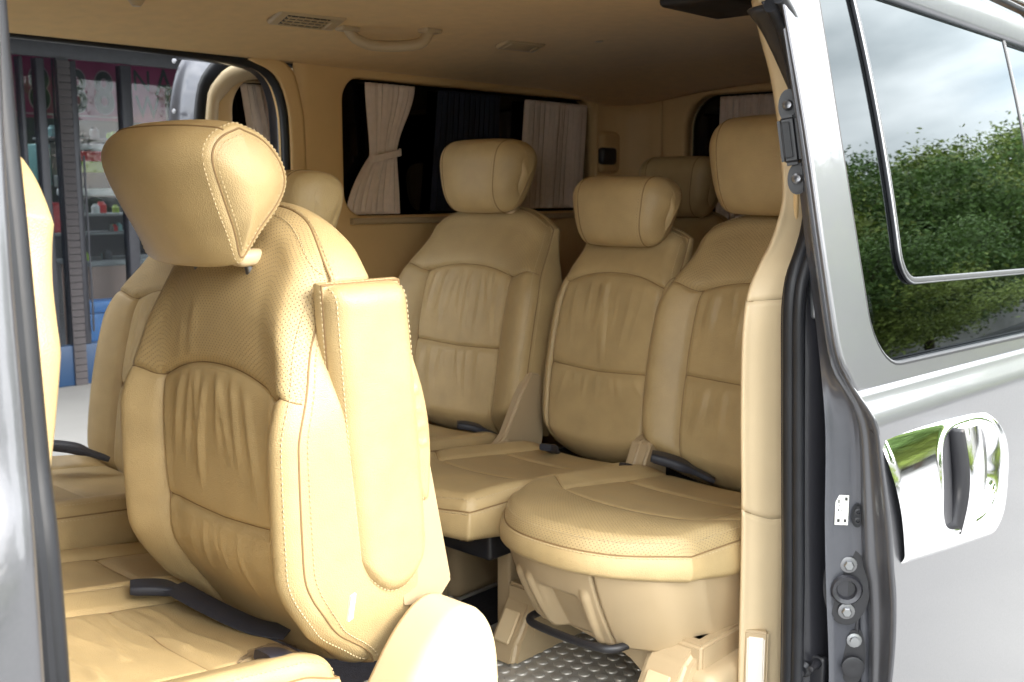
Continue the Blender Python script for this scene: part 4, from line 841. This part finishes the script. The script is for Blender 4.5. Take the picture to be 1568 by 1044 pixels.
# plastic valance, slide lever and feet of the near back seat
shell_front('seat_valance', .46, .59, .125, 0.0, .288, .125, .16, near3)
tube('slide_lever', [(-.38, .12, .12), (-.49, .12, .128), (-.525, .112, .13), (-.54, .085, .13), (-.545, .0, .13), (-.54, -.06, .13), (-.525, -.085, .13), (-.48, -.092, .128), (-.38, -.092, .12)], .0075, 'black_plastic', near3, n=80, k=12)
def foot(par, y, x=-.47, w=.075):
    prism('foot_cover', [(x + .30, .0), (x - .045, .0), (x - .03, .05), (x + .02, .125), (x + .06, .15), (x + .30, .15)], 1, y - w / 2, y + w / 2, .012, 'cream_plastic', par, seg=3)
    t_ = tilted('foot_cap', Vector((x - .018, y, .075)), w * .52, .065, .006, 'cream_trim', par, .002); t_.data.transform(Matrix.Translation((x - .018, y, .075)) @ Matrix.Rotation(R(33), 4, 'Y') @ Matrix.Translation((-(x - .018), -y, -.075)))
foot(near3, .205); foot(near3, -.165, -.50, .09)
prism('seat_base', [(.235, .15), (-.22, .15), (-.22, .0), (-.12, .0), (-.105, .055), (-.06, .085), (.10, .105), (.16, .10), (.175, .0), (.235, .0)][::-1], 0, -.455, -.05, .006, 'cream_plastic', near3)
rbox('seat_base', (-.40, -.17, .118), (.0, .19, .185), .02, 'cream_plastic', near3); rbox('base_cover', (-.47, -.250, .0), (-.05, -.10, .108), .022, 'cream_plastic', near3)
rbox('seat_base', (-.35, .10, .0), (-.02, .245, .20), .03, 'cream_plastic', mid3)
for s_, yw in ((mid3, .15), (far3, .2)):
    rbox('seat_pan', (-.5, -yw, .2), (-.02, yw, .262), .01, 'black_plastic', s_)
    for lx in (-.40, -.1):
        for ly in (-yw + .03, yw - .03): rbox('leg', (lx - .03, ly - .018, 0), (lx + .03, ly + .018, .21), .006, 'cream_plastic', s_)
# fourth row, in the dark at the back
seat('passenger_seat', 'dim tan seat standing behind the back row by the tailgate window', (2.68, 1.86, FL), .45, recline=12, lowres=True, L=.61, perf=False, cush=(.5, .44), hr_off=(.0, .06))
# front seat, its back edge showing past the door pillar
fs = seat('front_seat', 'front seat back showing beyond the black door seal of the pillar', (.222, 1.07, FL), .47, recline=9, L=.41, hz=.585, lowres=True, perf=False, cz=(.50, .56), thick=lambda c: .125 - .0 * c)
for s_ in (fs,): rbox('seat_base', (-.45, -.2, 0), (.0, .2, .42), .03, 'cream_plastic', s_)

# ------------------------------------------------------------------ mats
def tread_mat(x0, y0, x1, y1, label, lim=260):
    t = thing('floor_mat', label, 'floor mat', (x0, y0, FL), 'ribbed metal floor mats')
    pr = rr_path(0, x1 - x0, 0, y1 - y0, .08); bm = bmesh.new(); a = [bm.verts.new((x, y, 0)) for x, y in pr]; b = [bm.verts.new((x, y, .005)) for x, y in pr]
    bm.faces.new(b); n = len(pr)
    for i in range(n): bm.faces.new((a[i], a[(i + 1) % n], b[(i + 1) % n], b[i]))
    bmesh.ops.recalc_face_normals(bm, faces=bm.faces[:]); bm_obj('mat_sheet', bm, 'mat_metal', t)
    sweep('mat_edge', [(x, y, .005) for x, y in pr], circ(.004, 6), 'mat_metal', t, closed=True, n=140)
    me = None; cnt = 0; px = .031
    nx, ny = int((x1 - x0 - .05) / px), int((y1 - y0 - .05) / px)
    for i in range(nx):
        for j in range(ny):
            if cnt >= lim: break
            x, y = .035 + i * px + (px / 2 if j % 2 else 0), .03 + j * px
            if me is None:
                o = lathe('stud', [(.0125, 0), (.0115, .0022), (.008, .0032), (.001, .0034)], (0, 0, .005), (0, 0, 1), 'mat_metal', t, 10); me = o.data
            else: o = bpy.data.objects.new('stud', me); COL.objects.link(o); o.parent = t
            o.location = (x, y, 0); cnt += 1
tread_mat(1.12, .90, 1.72, 1.46, 'grey metal floor mat with round studs in front of the lever', 300)
tread_mat(1.50, 1.62, 1.95, 2.3, 'grey studded floor mat in the shade under the far seats', 200)

# ------------------------------------------------------------------ curtains
def pleats(name, top, bot, plane, off_, n, amp, m, parent, waist=None, axis='x', rows=30, skewb=0):
    """hanging pleated cloth; top/bot = (a0, a1, z) spans along the window; waist = (a0, a1, z)"""
    P = np.zeros((n * 12 + 1, rows, 3)); u = np.linspace(0, 1, n * 12 + 1)
    for j in range(rows):
        f = j / (rows - 1); z = top[2] + (bot[2] - top[2]) * f
        if waist:
            k = (top[2] - waist[2]) / (top[2] - bot[2])
            if f < k: g = sm(np.array(f / k), 0, 1) ; a0, a1 = top[0] + (waist[0] - top[0]) * g, top[1] + (waist[1] - top[1]) * g
            else: g = (1 - (1 - (f - k) / (1 - k)) ** 1.6); a0, a1 = waist[0] + (bot[0] - waist[0]) * g, waist[1] + (bot[1] - waist[1]) * g
        else: a0, a1 = top[0] + (bot[0] - top[0]) * f, top[1] + (bot[1] - top[1]) * f
        ph = u * n * 2 * math.pi + .5 * np.sin(f * 3 + u * 9); d = amp * (.55 + .45 * np.sin(u * 17 + 1)) * np.sign(np.sin(ph)) * np.abs(np.sin(ph)) ** .6
        al = a0 + (a1 - a0) * u + .12 * (a1 - a0) / n * np.sin(ph * 2)
        P[:, j] = np.stack([al, plane + off_ + d, z + 0 * al], 1)
    if axis == 'y': P = P[..., [1, 0, 2]]
    return grid(name, P, m, parent, solid=.0012)
GC = 'beige pleated curtains'
c1 = thing('curtain', 'beige pleated curtain gathered by a tieback at the side window', 'curtain', (0, 0, 0), GC)
pleats('cloth', (1.985, 2.175, 1.832), (1.905, 2.11, 1.455), YF, .022, 9, .007, 'curtain', c1, waist=(2.0, 2.10, 1.625))
sweep('tieback', [(1.992, YF + .02, 1.618), (2.0, YF + .006, 1.615), (2.05, YF + .004, 1.625), (2.10, YF + .006, 1.635), (2.11, YF + .02, 1.638)], rrect(.02, .003, .001, 1), 'curtain', c1, n=20)
c2 = thing('curtain', 'beige pleated curtain hanging straight at the rear end of the side window', 'curtain', (0, 0, 0), GC)
pleats('cloth', (2.675, 3.01, 1.825), (2.64, 2.98, 1.462), YF, .022, 13, .007, 'curtain', c2)
c3 = thing('curtain', 'dark navy curtain behind the middle of the side window', 'curtain', (0, 0, 0))
pleats('cloth', (2.28, 2.56, 1.83), (2.24, 2.54, 1.46), YF, .030, 12, .005, 'curtain_navy', c3)
c4 = thing('curtain', 'beige pleated curtain on the window of the far sliding door', 'curtain', (0, 0, 0), GC)
pleats('cloth', (1.665, 1.86, 1.815), (1.715, 1.90, 1.50), 2.50, .028, 9, .008, 'curtain', c4)
sweep('hem', [(1.705, 2.515, 1.528), (1.80, 2.513, 1.528), (1.905, 2.515, 1.528)], rrect(.022, .004, .001, 1), 'curtain', c4, n=12)
sweep('curtain_rail', [(1.66, 2.525, 1.82), (1.8, 2.522, 1.825), (2.0, 2.525, 1.825)], circ(.004, 8), 'cream_plastic', c4, n=12)
c5 = thing('curtain', 'beige curtain on the dark tailgate window', 'curtain', (0, 0, 0), GC)
pleats('cloth', (1.72, 1.97, 1.845), (1.70, 1.98, 1.42), 3.21, .022, 10, .007, 'curtain', c5, axis='y')

# ------------------------------------------------------------------ shop across the pavement
sh = thing('shop', 'dark framed glass shop front across the pavement behind the van', 'shop', (4, 8, 0))
SO = Vector((4, 8, 0))
def sp(o): o.parent = sh; o.location = o.location - SO; return o
sp(rbox('back_wall', (0, 11.5, 0), (9, 11.6, 3.2), 0, 'shop_dark')); sp(rbox('side_wall', (8.9, 8.1, 0), (9, 11.5, 3.2), 0, 'shop_dark')); sp(rbox('side_wall', (0, 8.1, 0), (.1, 11.5, 3.2), 0, 'shop_dark'))
sp(rbox('shop_floor', (0, 8.1, .0), (9, 11.5, .14), 0, 'shop_dark'))
sp(rbox('soffit', (-6, 4.6, 2.72), (14, 8.1, 2.82), 0, 'soffit')); sp(rbox('fascia', (-6, 4.5, 2.72), (14, 4.6, 3.5), 0, 'soffit')); sp(rbox('sky_block_wall', (-6, 8.0, 2.83), (14, 8.1, 9), 0, 'soffit')); sp(rbox('roof', (-6, 8.0, 9), (14, 11.6, 9.2), 0, 'soffit'))  # unseen tall wall, roof and deeper overhang added to block far sky light
sp(rbox('header', (-6, 7.98, 2.50), (14, 7.999, 2.72), .004, 'shop_frame')); sp(rbox('plinth', (-6, 7.96, .0), (14, 8.05, .32), .01, 'shop_blue'))
for x0, x1 in ((-6, 0), (9, 14)): sp(rbox('side_bay', (x0, 7.97, .32), (x1, 8.05, 2.5), 0, 'shop_dark'))
for x, w in ((3.38, .015), (3.52, .032), (3.768, .026), (4.195, .045), (4.80, .05), (5.5, .05), (6.2, .06), (7.2, .06), (2.6, .05), (1.2, .06)): sp(rbox('mullion', (x - w, 7.95, .32), (x + w, 8.04, 2.49), .008, 'shop_frame'))
br = bpy.data.objects.new('brick_pier', None); COL.objects.link(br); sp(br)
br.location = Vector((0, 0, 0)) - SO
rbox('mortar', (3.645, 7.955, .1), (3.738, 8.05, 2.5), 0, 'shop_frame', br)
bme = None
for k in range(46):
    if bme is None: o = rbox('brick', (3.642, 7.94, 0), (3.741, 7.953, .050), .003, 'shop_brick', br, 1); bme = o.data
    else: o = bpy.data.objects.new('brick', bme); COL.objects.link(o); o.parent = br
    o.location = (0, 0, .002 + k * .054)
for x0, x1 in ((2.65, 3.365), (3.395, 3.488), (3.552, 3.642), (3.794, 4.15), (4.24, 4.75), (4.85, 5.45), (5.55, 6.14), (6.26, 7.14)): sp(rbox('pane', (x0, 7.995, .32), (x1, 8.003, 2.50), 0, 'shop_glass'))
sp(tube('pull_handle', [(3.80, 7.93, .45), (3.80, 7.92, .5), (3.80, 7.92, 1.7), (3.80, 7.93, 1.75)], .008, 'shop_frame', n=20))
bn = thing('banner', 'magenta banner with big dark outlined figures reflected in the shop glass', 'banner', (4.3, 8.25, 1.9))
def lb(o): o.parent = bn; o.location = o.location - Vector((4.3, 8.25, 1.9)); return o
lb(rbox('reflected_banner', (3.0, 8.25, 2.07), (5.6, 8.262, 2.75), 0, 'banner'))  # reflection in the shop glass, built as a solid sheet behind the panes
lb(rbox('reflected_border', (3.0, 8.246, 2.095), (4.30, 8.2495, 2.108), 0, 'letter_edge'))
def text(body, x, z, size, m, y, offs=0, sx=1.):
    c = bpy.data.curves.new('text', 'FONT'); c.body = body; c.size = size; c.extrude = .002; c.offset = offs; o = bpy.data.objects.new('text_tmp', c); COL.objects.link(o)
    dg = bpy.context.evaluated_depsgraph_get(); me = bpy.data.meshes.new_from_object(o.evaluated_get(dg)); bpy.data.objects.remove(o)
    me.transform(Matrix.Translation((x, y, z)) @ Matrix.Rotation(R(90), 4, 'X') @ Matrix.Diagonal((sx, 1, 1, 1))); me.materials.clear(); return lb(link('letter', me, m, None, 30))
for x in (3.55, 3.845, 4.07): text('8', x, 2.135, .46, 'letter_edge', 8.244, .016, .72); text('8', x, 2.135, .46, 'letter_dark', 8.238, .006, .72)
text('N', 4.40, 2.33, .24, 'letter_dark', 8.244, .0, .9); text('A', 4.60, 2.30, .32, 'letter_dark', 8.244, 0, .8); text('W', 4.42, 2.11, .26, 'letter_dark', 8.244, 0, .8); text('J', 4.68, 2.12, .34, 'letter_edge', 8.244, .01, .7); text('J', 4.68, 2.12, .34, 'letter_dark', 8.238, 0, .7)
def item(name, label, cat, lo, hi, m, r=.01): return tagp(rbox(name, lo, hi, r, m), label, cat)
tb_ = thing('display_table', 'dark display table with pale top behind the shop glass', 'table', (4.2, 8.5, .14))
for nm, lo, hi, m in (('table_top', (-.25, -.25, .76), (.8, .35, .80), 'shop_grey'), ('table_side', (-.22, -.23, .0), (.78, .33, .76), 'shop_wood')): rbox(nm, lo, hi, .005, m, tb_)
bb = thing('bench', 'blue plastic bench low behind the shop glass', 'bench', (4.05, 8.14, .14))
rbox('bench_top', (-.25, -.1, .40), (.18, .08, .50), .02, 'bench_blue', bb); rbox('bench_leg', (-.22, -.08, 0), (-.02, .06, .40), .01, 'bench_blue', bb); rbox('bench_leg', (.1, -.08, 0), (.16, .06, .40), .01, 'bench_blue', bb)
item('lime_board', 'lime green board hanging under a red panel in the shop', 'board', (3.86, 8.4, 1.66), (4.6, 8.45, 1.75), 'shop_green'); item('red_board', 'dark red panel hanging in the shop', 'board', (3.86, 8.41, 1.75), (4.6, 8.46, 1.83), 'shop_red')
item('white_strip', 'white strip light panel along the top shop shelf', 'panel', (3.86, 8.38, 1.84), (4.34, 8.42, 1.89), 'shop_white'); item('white_counter', 'white rounded counter edge in the shop', 'counter', (3.88, 8.5, 1.47), (4.7, 8.62, 1.53), 'shop_white', .02)
item('grey_box', 'grey carton standing on the white counter', 'box', (3.95, 8.62, 1.54), (4.12, 8.8, 1.64), 'shop_grey'); item('teal_case', 'teal display case below the banner', 'display case', (4.40, 8.4, 1.80), (4.85, 8.46, 2.05), 'shop_teal')
item('red_crate', 'red crate beside the brick pier in the shop', 'crate', (3.60, 8.3, 1.18), (3.78, 8.5, 1.42), 'shop_red', .02); item('green_cabinet', 'pale green cabinet beside the brick pier in the shop', 'cabinet', (3.66, 8.4, 1.55), (3.76, 8.6, 1.88), 'shop_teal')
for k, (x0, x1, z) in enumerate(((3.86, 4.7, 1.93), (3.86, 4.7, 1.30), (3.86, 4.7, 1.14))): tagp(rbox('shelf', (x0, 8.62, z), (x1, 8.95, z + .02), .004, 'shop_grey'), ('top', 'middle', 'bottom')[k] + ' grey shelf of the rack inside the shop', 'shelf')
CN = {'shop_red': 'red', 'shop_pink': 'pink', 'shop_grey': 'grey', 'shop_white': 'white', 'shop_dark': 'black', 'shop_teal': 'teal', 'shop_green': 'lime green'}
for k in range(30):
    rr = random.Random(100 + k); x = 3.92 + rr.random() * .6; s = rr.uniform(.02, .045); lev = k % 4
    z, where = ((.94, 'display table'), (1.95, 'top shelf'), (1.32, 'middle shelf'), (1.16, 'bottom shelf'))[lev]
    m = rr.choice(list(CN)); y = (8.4 if lev == 0 else 8.68) + rr.random() * .2
    o = lathe('goods_jar', [(s, 0), (s, s * 1.6), (s * .6, s * 2), (s * .6, s * 2.3)], (x, y, z), (0, 0, 1), m, None, 12)
    tagp(o, 'small %s jar standing on the %s in the shop' % (CN[m], where), 'jar', 'goods in the shop')

# ------------------------------------------------------------------ trees, wall and hedge on the near side (seen in glass and chrome)
def leaf_cloud(rng, n, rad, size):
    V = []; F = []
    cl = [(rng.normal(size=3) * .55) for _ in range(26)]
    for i in range(n):
        c = cl[rng.integers(len(cl))]; p = (c + rng.normal(size=3) * .20) * rad; a = rng.normal(size=3); a /= np.linalg.norm(a); b = np.cross(a, rng.normal(size=3)); b /= np.linalg.norm(b); s = size * rng.uniform(.6, 1.3); k = len(V)
        V += [p - a * s, p + b * s * .45, p + a * s, p - b * s * .45]; F.append((k, k + 1, k + 2, k + 3))
    return V, F
rng = np.random.default_rng(5); LM = []
for i in range(3):
    V, F = leaf_cloud(rng, 22000, np.array([2.2, 2.2, 1.5]), .075); o = mesh('tmp', V, F, ('leaf', 'leaf_light', 'leaf')[i]); LM.append(o.data); bpy.data.objects.remove(o)
def tree(x, y, h, k, label):
    t = thing('tree', label, 'tree', (x, y, 0), 'trees along the wall'); r = h / 6
    tube('trunk', [(0, 0, 0), (.05, .03, h * .25), (-.04, .06, h * .5), (.02, 0, h * .8)], .12 * r, 'bark', t, n=12)
    for a in (0, 2.1, 4.2): tube('limb', [(0, .03, h * .4), (.5 * math.cos(a) * r, .5 * math.sin(a) * r, h * .55), (1.3 * math.cos(a) * r, 1.3 * math.sin(a) * r, h * .72)], .05 * r, 'bark', t, n=8, k=6)
    o = bpy.data.objects.new('crown', LM[k % 3]); COL.objects.link(o); o.parent = t; o.location = (0, 0, h * .68); o.scale = (r, r, r * .95); o.rotation_euler = (0, 0, k * 1.7)
    o = bpy.data.objects.new('crown', LM[(k + 1) % 3]); COL.objects.link(o); o.parent = t; o.location = (.2, 0, h * .36); o.scale = (r * 1.05, r, r * .7); o.rotation_euler = (0, 0, k * 2.3 + 1)
TP = [(13, -4.6, 3.0), (15, -6.6, 4.0), (17.5, -5.6, 4.4), (16, -6.2, 4.2), (20, -8.0, 5.2), (25, -9.5, 6.0), (30, -13, 7), (35, -11, 7), (11, -10.5, 4.4), (6, -12.5, 5), (1, -13, 5), (-4, -12.5, 4.6), (-10, -12, 5), (26, -5.5, 5.6), (38, -16, 8), (33, -7, 6.4)]
KN = ['dense green tree behind the low concrete wall', 'yellow green tree behind the low concrete wall', 'broad green tree behind the low concrete wall']
for i, (x, y, h) in enumerate(TP): tree(x, y, h, i, KN[i % 3])
lw = tagp(rbox('low_wall', (-30, -5.6, 0), (60, -5.3, .95), .02, 'wall_concrete', None, 1), 'long low grey concrete wall running below the trees', 'wall')
lw.data.transform(Matrix.Rotation(R(-4), 4, 'Z'))
V, F = leaf_cloud(rng, 7000, np.array([5., .35, .35]), .07); hd = tagp(mesh('hedge', V, F, 'leaf_light'), 'clipped yellow green hedge beside the pavement', 'hedge'); hd.location = (0, -4.2, .4)
